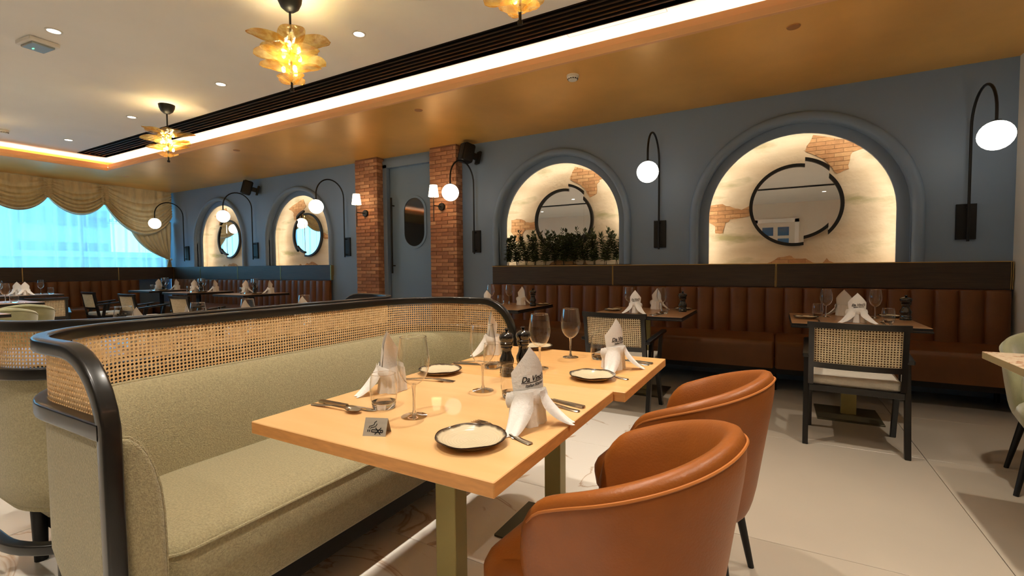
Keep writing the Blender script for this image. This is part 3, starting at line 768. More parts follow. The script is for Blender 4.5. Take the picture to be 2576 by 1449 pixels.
for x, y in DLP:
    if x == -3.02 and y in (1.59, .3): continue
    lb = DLN.get((x, y)) or 'unseen downlight, %s, %s' % (
        {-3.2: 'in the added row by the back wall', 2.9: 'in the row nearest the arches', 1.59: 'in the second row from the arches', .3: 'in the third row from the arches', -1.0: 'in the row behind the camera'}[min((2.9, 1.59, .3, -1.0, -3.2), key=lambda q: abs(q - y))],
        {-9.1: 'nearest the window', -7.09: 'second from the window', -5.06: 'level with the door', -3.02: 'level with the plant arch', -.99: 'above the tan chairs', 1.04: 'above the green chair'}[min((-9.1, -7.09, -5.06, -3.02, -.99, 1.04), key=lambda q: abs(q - x))])
    dl.place((x, y, ZU), 0, lb, 'recessed ceiling downlights')
    e = 84
    lamp('downlight_beam', 'SPOT', (x, y, ZU - .02), e, WARM, spot_size=radians(88), spot_blend=.7, shadow_soft_size=.035)

# smoke detectors, blank covers, emergency light
def make_smoke():
    t = thing('smoke_detector', '', 'detector')
    part('base', MB().lathe([(1e-4, 0), (.055, 0), (.055, -.018), (1e-4, -.018)], 28), m_plastic, t, True)
    part('head', MB().lathe([(.050, -.018), (.048, -.034), (.036, -.046), (1e-4, -.048)], 28), m_plastic, t, True)
    for i in range(14):
        a = 2 * pi * i / 14
        part('slot', MB().box(-.006, .006, -.0015, .0015, -.006, .004).xf(Matrix.Rotation(a, 4, 'Z') @ Matrix.Translation((0, -.0455, -.036)) @ Matrix.Rotation(radians(30), 4, 'X')), m_black, t)
    return Proto(t)
sd = make_smoke()
sd.place((-1.64, 4.08, ZC), 0, 'white smoke detector on the bronze ceiling above the plant arch', 'smoke detectors')
sd.place((-9.21, 2.31, ZU), 0, 'white smoke detector on the raised white ceiling near its far edge', 'smoke detectors')
for x, y, l in ((.08, 4.08, 'flat bronze cover plate on the ceiling above the largest arch'), (-3.46, 4.10, 'flat bronze cover plate on the ceiling near the brick pillar'),
                (-6.88, 4.11, 'flat bronze cover plate on the ceiling past the farther chandelier'), (-10.5, 4.2, 'flat bronze cover plate on the ceiling near the curtain swags')):
    o = part('ceiling_cover_plate', MB().lathe([(1e-4, -.006), (.042, -.006), (.046, 0), (1e-4, 0)], 28), m_fascia if x < -9 else mat('bronze_cover', rgb(176, 120, 60), .5), None, True); o.location = (x, y, ZC)
    tag(o, l, 'cover plate', 'ceiling cover plates')
em = thing('emergency_light', 'white surface-mounted emergency light with green pilot lamp on the raised ceiling', 'light', (-5.46, 1.60, ZU), .1)
part('housing', MB().box(-.12, .12, -.10, .10, -.035, 0, .008), m_plastic, em)
part('lens', MB().box(-.095, .095, -.075, .075, -.05, -.03, .006), m_greyp, em)
part('pilot_lamp', MB().box(-.05, -.03, -.02, -.012, -.053, -.049), m_gled, em)

# speakers
def make_speaker():
    t = thing('wall_speaker', '', 'speaker')
    pts = [(-.09, -.02), (-.075, .13), (.075, .13), (.09, -.02), (.06, -.09), (-.06, -.09)]
    b = MB().box(-.085, .085, -.08, .08, -.13, .13, .03, 3)
    part('cabinet', b, m_black, t, True)
    part('grille', MB().box(-.07, .07, -.088, -.07, -.115, .115, .02, 3), mat('speaker_grille', rgb(12, 12, 13), .8), t, True)
    part('bracket', MB().box(-.03, .03, .07, .19, -.04, .04, .008).box(-.05, .05, .16, .20, -.09, .09, .01), m_black, t, True)
    return Proto(t)
sp = make_speaker()
for loc, l in (((-8.74, 5.40, 2.72), 'black wall speaker above and between the two far arches'), ((-3.72, 5.40, 2.74), 'black wall speaker beside the top of the brick pillar near the plant arch')):
    o = sp.place(loc, radians(-28), l, 'wall speakers')
    o.rotation_euler = (radians(-14), 0, radians(-28))

# ------------------------------------------------------------------ curtains at the window
XC = -11.93
sheer = MB().grid(lambda u, v: (XC - .05 + .034 * sin(u * 7.1 * 2 * pi * 5.3 + 1.6 * sin(u * 40)) + .02 * sin(u * 170 + 2 * sin(u * 23)), -1.6 + 7.1 * u + .03 * sin(u * 90) * (1 - v), 1.14 + 1.7 * v), 620, 3)
tag(part('sheer_curtain', sheer, m_sheer, None, 60), 'white sheer voile curtain hanging across the whole window', 'curtain')
ydr = thing('swag_drape', 'olive gold swagged valance and tied-back side curtain at the window', 'curtain')
def swag(y0, y1, zt0, zt1, ze0, ze1, zm, folds=7, seed=0):
    rnd = random.Random(seed); ph = rnd.random()
    def fn(u, v):
        y = y0 + (y1 - y0) * u; zt = zt0 + (zt1 - zt0) * u
        ze = ze0 + (ze1 - ze0) * u; cat = (4 * u * (1 - u)) ** .85; zb = ze - (((ze0 + ze1) / 2) - zm) * cat
        z = zt + (zb - zt) * (v ** (1.0 - .25 * cat))
        fold = abs(sin(pi * (v ** 1.4) * folds + ph)) ** .8
        amp = (.02 + .07 * v) * (.35 + .65 * sin(pi * u) ** .6)
        vert = .012 * sin(u * 38 + 3 * v) * (1 - v) + .02 * abs(sin(u * pi * 9)) * (1 - v) * (1 if seed == 3 else .4)
        gather = .03 * (1 - sin(pi * u)) * sin(v * 60) * .5
        return (XC + .08 + fold * amp + vert + gather, y, z)
    return MB().grid(fn, 48, 70)
for (a, b, e0, e1, zm, nf, sd_) in ((-.6, .75, 2.55, 2.55, 2.22, 6, 1), (.75, 1.80, 2.55, 2.55, 2.26, 6, 1), (1.80, 2.65, 2.55, 2.55, 2.28, 6, 2), (2.65, 3.50, 2.55, 2.56, 2.27, 6, 5), (3.50, 4.35, 2.56, 2.53, 2.26, 6, 4), (4.35, 5.56, 2.52, 2.36, 1.93, 8, 3)):
    part('swag', swag(a, b, 2.905, 2.905, e0, e1, zm, nf, sd_), m_drape, ydr, 70)
    if a > 0:
        g = MB().grid(lambda u, v: (XC + .10 + .03 * abs(sin(v * 40)) + .02 * cos(u * pi * 2), a - .06 + .12 * u, 2.905 + (e0 - .02 - 2.905) * v), 8, 60)
        part('gathering', g, m_drape, ydr, 70)
def tied(u, v):
    # u across the folds, v from top (0) to the tie (1)
    yt = 4.75 + .82 * u; zt = 2.25
    yb = 5.47 + .05 * u; zb = 1.42
    q = v ** 1.7
    y = yt + (yb - yt) * q; z = zt + (zb - zt) * v
    sag = -.10 * (1 - u) * sin(pi * v) ** 1.0
    return (XC + .03 + .05 * abs(sin(u * pi * 8)) * (1 - .55 * v), y + .0, z + sag)
part('tied_curtain', MB().grid(tied, 96, 30), m_drape, ydr, 70)
part('curtain_tail', MB().grid(lambda u, v: (XC + .05 + .02 * sin(u * 30), 5.47 + .05 * u + (u - .5) * .10 * v, 1.42 - .28 * v), 24, 6), m_drape, ydr, 70)
part('tie_band', MB().tube([(XC + .02, 5.44, 1.43), (XC + .11, 5.46, 1.40), (XC + .11, 5.52, 1.41), (XC + .02, 5.55, 1.44)], .012), m_drape, ydr, True)

# the world beyond the window
bd = thing('apartment_building', 'pale tower block seen faintly through the sheer curtain', 'building', (-60, 17, -8))
part('wall', MB().box(-6, 6, -3.2, 3.2, 0, 40), m_greybld, bd)
wm = MB().box(0, .3, -.8, .8, 0, 1.5).mesh('window', m_farwin)
for i in range(3):
    for j in range(12):
        o = link('window', wm, bd); o.location = (5.95, -2.1 + 2.1 * i, 1.2 + 3.0 * j)
o = part('low_building', MB().box(-52, -44, -10, 45, -8, 2.2).box(-52, -43.5, -10, 45, 2.2, 2.6), m_greybld); tag(o, 'long low pale building beyond the window below the tower', 'building')
struct('ground', MB().box(-200, -12.4, -150, 150, -9, -8), mat('street_ground', rgb(150, 160, 160), .9))

# text helper -> mesh
def text_mesh(s, size, shear=0.25, ext=0.0):
    cu = bpy.data.curves.new('t', 'FONT'); cu.body = s; cu.size = size; cu.shear = shear; cu.extrude = ext; cu.align_x = 'CENTER'; cu.resolution_u = 3; cu.offset = size * .022
    ob = bpy.data.objects.new('t', cu); COL.objects.link(ob)
    bpy.context.view_layer.update()
    me = bpy.data.meshes.new_from_object(ob.evaluated_get(bpy.context.evaluated_depsgraph_get()))
    bpy.data.objects.remove(ob); bpy.data.curves.remove(cu)
    return me
def text_into(mb, s, size, ox, oz, fn, shear=.25, slope=0.0):
    me = text_mesh(s, size, shear)
    vs = [fn(v.co.x + ox, v.co.y + oz + slope * (v.co.x)) for v in me.vertices]
    mb.add(vs, [tuple(p.vertices) for p in me.polygons]); bpy.data.meshes.remove(me)
# lettering on the window glass, read from outside
wt = MB()
text_into(wt, "Da Vinci's", .12, 0, 0, lambda x, z: (XL - .195, 4.45 - x, 2.20 + z))
wt.box(XL - .197, XL - .193, 4.15, 4.75, 2.165, 2.172)
part('window_lettering', wt, m_ink, w1)

# ------------------------------------------------------------------ cane web
def cane_web(fn, Lu, Lv, pitch=.014, hole=.33, thick=.0022):
    """fn(s, t): s along 0..Lu, t up 0..Lv -> point; square cells with octagonal holes; s/t outside mask give None"""
    nu = max(1, round(Lu / pitch)); nv = max(1, round(Lv / pitch)); du = Lu / nu; dv = Lv / nv
    vs = []; fs = []; idx = {}
    def V(i, j):   # half-cell lattice
        if (i, j) not in idx:
            idx[(i, j)] = len(vs); vs.append(fn(i * du / 2, j * dv / 2))
        return idx[(i, j)]
    for i in range(nu):
        for j in range(nv):
            cs, ct = (i + .5) * du, (j + .5) * dv
            if fn(cs, ct) is None: continue
            ok = all(fn((2 * i + a) * du / 2, (2 * j + b) * dv / 2) is not None for a in (0, 1, 2) for b in (0, 1, 2))
            if not ok: continue
            O = [V(2 * i, 2 * j), V(2 * i + 1, 2 * j), V(2 * i + 2, 2 * j), V(2 * i + 2, 2 * j + 1), V(2 * i + 2, 2 * j + 2), V(2 * i + 1, 2 * j + 2), V(2 * i, 2 * j + 2), V(2 * i, 2 * j + 1)]
            I = []
            for k in range(8):
                a = -3 * pi / 4 + k * pi / 4
                I.append(len(vs)); vs.append(fn(cs + hole * du * cos(a), ct + hole * dv * sin(a)))
            for k in range(8):
                fs.append((O[k], O[(k + 1) % 8], I[(k + 1) % 8], I[k]))
    return vs, fs
def cane_part(vs, fs, m, parent, name='cane_panel', thick=.0024):
    me = bpy.data.meshes.new(name); me.from_pydata(vs, [], fs); me.materials.append(m)
    o = link(name, me, parent)
    md = o.modifiers.new('s', 'SOLIDIFY'); md.thickness = thick; md.offset = 0
    return o

# ------------------------------------------------------------------ booth sofas
HX, HY, RC = .312, .920, .33    # wing end x (local), half length, corner radius ; back centreline at x=-.37
XBK = -.355
def uplan(off, n=12, xe=HX):
    """U in plan: from near wing end round the back to far wing end, offset inward by off"""
    r = RC - off; pts = []
    xb = XBK + off; y0 = -HY + off; y1 = HY - off
    for i in range(7): pts.append((xe + (XBK + RC - xe) * i / 6, y0))
    for i in range(1, n + 1): a = -pi / 2 - (pi / 2) * i / n; pts.append((XBK + RC + r * cos(a), -HY + RC + r * sin(a)))
    for i in range(1, 17): pts.append((xb, (-HY + RC) + (2 * HY - 2 * RC) * i / 16))
    for i in range(1, n + 1): a = pi - (pi / 2) * i / n; pts.append((XBK + RC + r * cos(a), HY - RC + r * sin(a)))
    for i in range(1, 7): pts.append((XBK + RC + (xe - XBK - RC) * i / 6, y1))
    return pts
def usweep(prof, xe=HX, cap=True):
    """prof: list of (inward offset, z), closed polygon, swept along the U"""
    cols = [uplan(p[0], xe=xe) for p in prof]; n = len(cols[0]); k = len(prof)
    vs = [(cols[j][i][0], cols[j][i][1], prof[j][1]) for i in range(n) for j in range(k)]
    fs = [(i * k + j, (i + 1) * k + j, (i + 1) * k + (j + 1) % k, i * k + (j + 1) % k) for i in range(n - 1) for j in range(k)]
    if cap: fs += [tuple(range(k)), tuple((n - 1) * k + j for j in range(k))[::-1]]
    return MB().add(vs, fs)
def rsq(cu, cz, hu, hz, r, n=3):
    p = []
    for sx, sz, a0 in ((1, 1, 0), (-1, 1, pi / 2), (-1, -1, pi), (1, -1, 3 * pi / 2)):
        for i in range(n + 1):
            a = a0 + (pi / 2) * i / n; p.append((cu + sx * (hu - r) + r * cos(a), cz + sz * (hz - r) + r * sin(a)))
    return p
def make_sofa():
    t = thing('booth_sofa', '', 'sofa')
    ZR = .980; h = .0185; RV = .20; ZBOT = .185
    # frame loop: bottom bar -> post -> curve -> top rail (3D path, width direction = plan normal)
    plan = uplan(0, xe=HX - RV)
    path = []; nrm = []; inner = uplan(.05, xe=HX - RV)
    def add(p, nn): path.append(Vector(p)); nrm.append(Vector(nn).normalized())
    y0 = -HY
    for p, q in list(zip(plan, inner))[::-1][:-1]: add((p[0], p[1], ZBOT), (q[0] - p[0], q[1] - p[1], 0)) if p[1] < 0 else None
    for i in range(0): pass
    for i in range(1, 9): a = -pi / 2 + (pi / 2) * i / 8; add((HX - RV + RV * cos(a), y0, ZBOT + RV + RV * sin(a)), (0, 1, 0))
    for i in range(1, 9): a = (pi / 2) * i / 8; add((HX - RV + RV * cos(a), y0, ZR - RV + RV * sin(a)), (0, 1, 0))
    for p, q in list(zip(plan, inner))[1:]: add((p[0], p[1], ZR), (q[0] - p[0], q[1] - p[1], 0))
    for i in range(1, 9): a = pi / 2 - (pi / 2) * i / 8; add((HX - RV + RV * cos(a), HY, ZR - RV + RV * sin(a)), (0, -1, 0))
    for i in range(0, 9): a = -(pi / 2) * i / 8; add((HX - RV + RV * cos(a), HY, ZBOT + RV + RV * sin(a)), (0, -1, 0))
    for p, q in list(zip(plan, inner))[::-1][1:]:
        if p[1] > 0: add((p[0], p[1], ZBOT), (q[0] - p[0], q[1] - p[1], 0))
    sec = rsq(0, 0, h, h, .0065, 3); k = len(sec); n = len(path); vs = []
    for i in range(n):
        tg = (path[min(i + 1, n - 1)] - path[max(i - 1, 0)]).normalized(); nn = nrm[i]; nn = (nn - tg * nn.dot(tg)).normalized(); b = tg.cross(nn)
        for a, c in sec: vs.append(path[i] + nn * a + b * c)
    fs = [(i * k + j, (i + 1) * k + j, (i + 1) * k + (j + 1) % k, i * k + (j + 1) % k) for i in range(n - 1) for j in range(k)]
    fs += [tuple(range(k)), tuple((n - 1) * k + j for j in range(k))[::-1]]
    part('bentwood_frame', MB().add(vs, fs), m_blackw, t, 45)
    part('mid_rail', usweep(rsq(-.0045, .812, .0152, .021, .006), xe=HX - .012), m_blackw, t, 45)
    # cane between the rails
    pl = uplan(.0105, xe=HX - .022, n=16); seg = [0]
    for a, b in zip(pl[:-1], pl[1:]): seg.append(seg[-1] + math.dist(a, b))
    LT = seg[-1]
    def at(s):
        s = max(0, min(LT - 1e-6, s)); lo = 0
        import bisect
        i = min(len(seg) - 2, bisect.bisect_right(seg, s) - 1); f = (s - seg[i]) / (seg[i + 1] - seg[i])
        return (pl[i][0] + (pl[i + 1][0] - pl[i][0]) * f, pl[i][1] + (pl[i + 1][1] - pl[i][1]) * f)
    zc0, zc1 = .775, .958
    def fn(s, tt):
        x, y = at(s); z = zc0 + tt
        # stop short of the rounded corner of the frame
        dx = x - (HX - RV); dz = z - (ZR - RV)
        if dx > 0 and dz > 0 and dx * dx + dz * dz > (RV - .012) ** 2: return None
        return (x, y, z)
    vs, fs = cane_web(fn, LT, zc1 - zc0, .0129, .36)
    cane_part(vs, fs, m_cane, t)
    # upholstered shell, inside back cushion, seat
    part('upholstered_shell', usweep([(.003, .795), (.003, .42), (.02, .33), (.05, .30), (.09, .30), (.09, .42), (.04, .60), (.022, .76), (.022, .79)], xe=HX - .05), m_green, t, 50)
    bp = [(.018, .775), (.034, .30), (.108, .30), (.108, .50), (.106, .58), (.100, .645), (.089, .695), (.075, .735), (.058, .765), (.040, .783), (.026, .788), (.018, .785)]
    def cush(prof, xe):
        mbx = usweep(prof, xe=xe, cap=False)
        k = len(prof); n = len(mbx.v) // k
        # round the wing ends
        for base, sgn in ((0, -1), ((n - 1) * k, 1)):
            cxm = sum(mbx.v[base + j][0] for j in range(k)) / k; cym = sum(mbx.v[base + j][1] for j in range(k)) / k; czm = .54
            ring = [mbx.v[base + j] for j in range(k)]; last = base
            for dx_, s_ in ((.010, .985), (.017, .94), (.021, .87), (.022, .6)):
                st = len(mbx.v)
                mbx.v += [(p[0] + dx_, cym + (p[1] - cym) * s_, czm + (p[2] - czm) * (1 - (1 - s_) * .22)) for p in ring]
                mbx.f += [(last + j, st + j, st + (j + 1) % k, last + (j + 1) % k) for j in range(k)]; last = st
            mbx.f.append(tuple(last + j for j in range(k)))
        return mbx
    part('back_cushion', cush(bp, HX - .03), m_green, t, 60)
    # seat: rounded plan block with crowned top
    def seat_plan(off):
        x0, x1, y0, y1 = XBK + .09, .255 - off, -HY + .115 + off, HY - .115 - off; r = .07
        rb = .20; p = [(x0 + rb - rb * cos(a), y0 + rb - rb * sin(a)) for a in [pi / 2 - pi / 2 * i / 6 for i in range(7)]]
        p += [(x0 + rb - rb * cos(a), y1 - rb + rb * sin(a)) for a in [pi / 2 * i / 6 for i in range(7)]]
        p += [(x1 - r + r * cos(a), y1 - r + r * sin(a)) for a in [pi / 2 - pi / 2 * i / 6 for i in range(7)]]
        p += [(x1 - r + r * cos(a), y0 + r + r * sin(a)) for a in [-pi / 2 * i / 6 for i in range(7)]]
        return p
    lv = [(.02, .215), (.0, .235), (0, .41), (.004, .43), (.018, .446), (.045, .455), (.10, .462), (.16, .464)]
    vs = []; m_ = len(seat_plan(0))
    for off, z in lv: vs += [(p[0], p[1], z) for p in seat_plan(off)]
    fs = [(i * m_ + j, i * m_ + (j + 1) % m_, (i + 1) * m_ + (j + 1) % m_, (i + 1) * m_ + j) for i in range(len(lv) - 1) for j in range(m_)]
    fs += [tuple(range(m_))[::-1], tuple((len(lv) - 1) * m_ + j for j in range(m_))]
    part('seat_cushion', MB().add(vs, fs), m_green, t, 50)
    sp_ = [(p[0] + .002, p[1], .428) for p in seat_plan(.003)[14:]]
    part('seat_piping', MB().tube(sp_, .0045, 6), m_green, t, True)
    for sgn in (-1, 1):
        pts = [(HX - .019, sgn * (HY - o_ - .001), z_) for o_, z_ in bp[2:-1]]
        part('arm_piping', MB().tube(pts, .004, 6), m_green, t, True)
    part('base_frame', MB().box(XBK + .12, .20, -HY + .16, HY - .16, .13, .22), m_black, t)
    for x in (XBK + .10, .12):
        for y in (-HY + .14, HY - .14): part('foot', MB().cyl((x, y, 0), .022, .24, 12, .028), m_black, t, True)
    for x_, y_ in ((XBK + .10, -HY + .10), (XBK + .10, HY - .10), (HX - .16, -HY), (HX - .16, HY)):
        part('frame_foot', MB().cyl((x_, y_, 0), .02, .17, 16), m_blackw, t, True)
    return Proto(t)
sofa = make_sofa()
sofa.place((-1.60, 1.385, 0), 0, 'sage green booth sofa with cane back and black frame, behind the long beech table')
sofa.place((-2.475, 1.475, 0), pi, 'sage green booth sofa standing back to back behind the nearer sofa')

# ------------------------------------------------------------------ tables
def make_table(name, label, cat_, loc, wx, wy, zt, th, mtop, medge, leg, group=None, under=None, legw=(.075, .062), rot=0):
    t = thing(name, label, 'table', loc, rot, group)
    top = part('tabletop', MB().box(-wx / 2, wx / 2, -wy / 2, wy / 2, zt - th, zt, .002, 1), mtop, t)
    if medge:
        top.data.materials.append(medge)
        for p in top.data.polygons:
            if abs(p.normal.z) < .5: p.material_index = 1
    if under: part('under_frame', MB().box(-wx / 2 - .004, wx / 2 + .004, -wy / 2 - .004, wy / 2 + .004, zt - th - .012, zt - th, .002, 1), under, t)
    part('column', MB().box(-legw[0] / 2, legw[0] / 2, -legw[1] / 2, legw[1] / 2, .012, zt - th, .002, 1), leg, t)
    part('base_plate', MB().box(-wx * .27, wx * .25, -wy * .25, wy * .25, 0, .012, .002, 1), mat('dark_bronze_plate', rgb(86, 80, 60), .35, metal=.6) if leg is m_brassleg else leg, t)
    return t
ZTAB = .75
make_table('dining_table', 'light beech table nearest the camera with a no-smoking sign on it', 't', (-.873, 1.16, 0), .79, .772, ZTAB, .034, m_beech, m_edge, m_brassleg)
make_table('dining_table', 'light beech table pushed against the far edge of the nearest one', 't', (-.843, 1.880, 0), .81, .66, ZTAB, .034, m_beech2, m_edge, m_brassleg)
TA = (.50, 4.46); TB = (-1.08, 4.49); TC = (-2.64, 4.53)
make_table('dining_table', 'walnut topped table below the largest arch, before the banquette', 't', (TA[0], TA[1], 0), .80, .84, ZTAB, .022, m_walnut, m_black, m_brassleg, 'walnut tables at the near banquette', m_black, (.10, .03))
make_table('dining_table', 'walnut topped table between the two large arches, before the banquette', 't', (TB[0], TB[1], 0), .80, .84, ZTAB, .022, m_walnut, m_black, m_brassleg, 'walnut tables at the near banquette', m_black, (.10, .03))
make_table('dining_table', 'walnut topped table below the plant arch, partly hidden by the sofa back', 't', (TC[0], TC[1], 0), .80, .84, ZTAB, .022, m_walnut, m_black, m_brassleg, 'walnut tables at the near banquette', m_black, (.10, .03))
make_table('dining_table', 'terrazzo topped table at the right edge beside the green armchair', 't', (1.27, 2.68, 0), .80, .82, ZTAB, .034, m_terr, mat('terrazzo_edge', rgb(176, 160, 120), .5), m_black)
ZL = .80
FT = [(-10.32, 4.62), (-8.75, 4.48), (-7.22, 4.48)]
for (x, y), l in zip(FT, ('dark table in the far corner by the window', 'dark table below the farthest arch, middle of the far row', 'dark table at the near end of the far banquette row')):
    make_table('dining_table', l, 't', (x, y, 0), .80, .75, ZL, .022, m_walnut, m_black, m_black, 'walnut tables at the far banquette', m_black, (.10, .03))
make_table('dining_table', 'dark table hidden behind the sofa backs, nearer one', 't', (-3.27, 1.02, 0), .80, .76, ZTAB, .03, m_walnut, m_black, m_black, 'tables in the next booth', None)
make_table('dining_table', 'dark table hidden behind the sofa backs, farther one', 't', (-3.27, 1.82, 0), .80, .76, ZTAB, .03, m_walnut, m_black, m_black, 'tables in the next booth', None)
make_table('dining_table', 'dark table of the next booth nearest the brick pillars', 't', (-3.27, 2.62, 0), .80, .76, ZTAB, .03, m_walnut, m_black, m_black, 'tables in the next booth', None)
make_table('dining_table', 'table with two standing napkins by the window banquette', 't', (-10.55, 2.75, 0), .75, .80, ZL, .022, m_walnut, m_black, m_black, None, m_black, (.10, .03))
make_table('dining_table', 'table beside the pale green armchairs at the left edge', 't', (-8.15, 1.82, 0), .80, .80, ZL, .03, m_walnut, m_black, m_black)
make_table('dining_table', 'table with its corner poking out at the left edge over the sofa rail', 't', (-6.22, 1.10, 0), .70, .72, ZL, .03, m_walnut, m_black, m_black)

# ------------------------------------------------------------------ chairs
def make_tub(m, mp, cat_):
    t = thing('tub_armchair', '', 'chair')
    Wd, D, xf = .245, .235, .155
    st = []; n = 60
    Ls = xf; Le = pi * sqrt((Wd * Wd + D * D) / 2)
    tot = 2 * Ls + Le
    for i in range(n + 1):
        s = tot * i / n
        if s < Ls: p = (xf - s, Wd); nn = (0, 1)
        elif s > Ls + Le: p = (s - Ls - Le, -Wd); nn = (0, -1)
        else:
            a = pi / 2 + pi * (s - Ls) / Le; p = (D * cos(a), Wd * sin(a)); nn = Vector((cos(a) / D, sin(a) / Wd)).normalized()
        st.append((p, nn, abs(2 * s / tot - 1)))
    ths = [i / 18 for i in range(18)]
    vs = []; K = 24
    top_line = []
    for (p, nn, f) in st:
        zt = .812 - .165 * f ** 1.5; zb = .295 + .11 * f ** 2
        g = max(0, (f - .84) / .16); q = sqrt(max(0.0, 1 - g ** 2.2)); zm = .50
        zt = zm + (zt - zm) * (.25 + .75 * q) if g > 0 else zt; zb = zm + (zb - zm) * (.2 + .8 * q) if g > 0 else zb
        th = .034 * (.25 + .75 * q)
        for k in range(K):
            a = 2 * pi * k / K; ca, sa = cos(a), sin(a)
            ex = abs(ca) ** .75 * (1 if ca > 0 else -1); ez = abs(sa) ** .42 * (1 if sa > 0 else -1)
            z = (zt + zb) / 2 + (zt - zb) / 2 * ez
            h = (z - .295) / .48
            lean = -.062 * (1 - max(0, min(1, h))) ** 1.3
            flare = .012 * max(0, h - .7) / .3
            o = th * ex + lean + flare
            vs.append((p[0] + nn[0] * o, p[1] + nn[1] * o, z))
        hh = (zt - .0235 - .295) / .48; oo = th * .74 + .0012 + .012 * max(0, hh - .7) / .3 - .062 * (1 - max(0, min(1, hh))) ** 1.3; top_line.append((p[0] + nn[0] * oo, p[1] + nn[1] * oo, zt - .0235))
    N_ = len(st)
    fs = [(i * K + k, (i + 1) * K + k, (i + 1) * K + (k + 1) % K, i * K + (k + 1) % K) for i in range(N_ - 1) for k in range(K)]
    fs += [tuple(range(K)), tuple((N_ - 1) * K + k for k in range(K))]
    part('backrest_shell', MB().add(vs, fs), m, t, 60)
    part('piping', MB().tube(top_line[2:-2], .0035, 6), mp, t, True)
    # seat
    def sp_(off):
        hw, xb, xr, r = .222 - off, -.13 + off * .3, .31 - off, .09
        p = [(xb, -hw * .7), (xb + .1, -hw)] + [(xr - r + r * cos(a), -hw + r + r * sin(a)) for a in [-pi / 2 + pi / 2 * i / 8 for i in range(9)]]
        p += [(xr - r + r * cos(a), hw - r + r * sin(a)) for a in [pi / 2 * i / 8 for i in range(9)]] + [(xb + .1, hw), (xb, hw * .7)]
        return p
    lv = [(.05, .32), (.02, .335), (.005, .36), (0, .40), (0, .425), (.008, .445), (.025, .458), (.06, .464), (.12, .468)]
    m_ = len(sp_(0)); vs = []
    for off, z in lv: vs += [(p[0], p[1], z) for p in sp_(off)]
    fs = [(i * m_ + j, i * m_ + (j + 1) % m_, (i + 1) * m_ + (j + 1) % m_, (i + 1) * m_ + j) for i in range(len(lv) - 1) for j in range(m_)]
    fs += [tuple(range(m_))[::-1], tuple((len(lv) - 1) * m_ + j for j in range(m_))]
    part('seat', MB().add(vs, fs), m, t, 50)
    for x, y in ((-.13, .15), (-.13, -.15), (.21, .17), (.21, -.17)):
        sx = -1 if x < 0 else 1; sy = 1 if y > 0 else -1
        part('leg', MB().tube([(x, y, .33), (x + sx * .055, y + sy * .06, 0)], [.018, .011], 12), m_black, t, True)
    return Proto(t)
tc = make_tub(m_tan, m_tanpipe, 'tan')
tc.place((-.325, 1.13, 0), radians(175), 'tan leather tub chair in the foreground at the nearest table')
tc.place((-.275, 1.82, 0), radians(175), 'tan leather tub chair behind the foreground one, at the second beech table')
gc = make_tub(m_green2, m_green2, 'green')
gc.place((1.34, 3.50, 0), radians(-100), 'pale green tub armchair at the right edge behind the terrazzo table', 'pale green tub armchairs')
gc.place((-7.5, 1.95, 0), radians(172), 'pale green tub armchair at the left edge, farther of two', 'pale green tub armchairs')
gc.place((-6.85, 1.62, 0), radians(180), 'pale green tub armchair at the left edge, nearer of two', 'pale green tub armchairs')

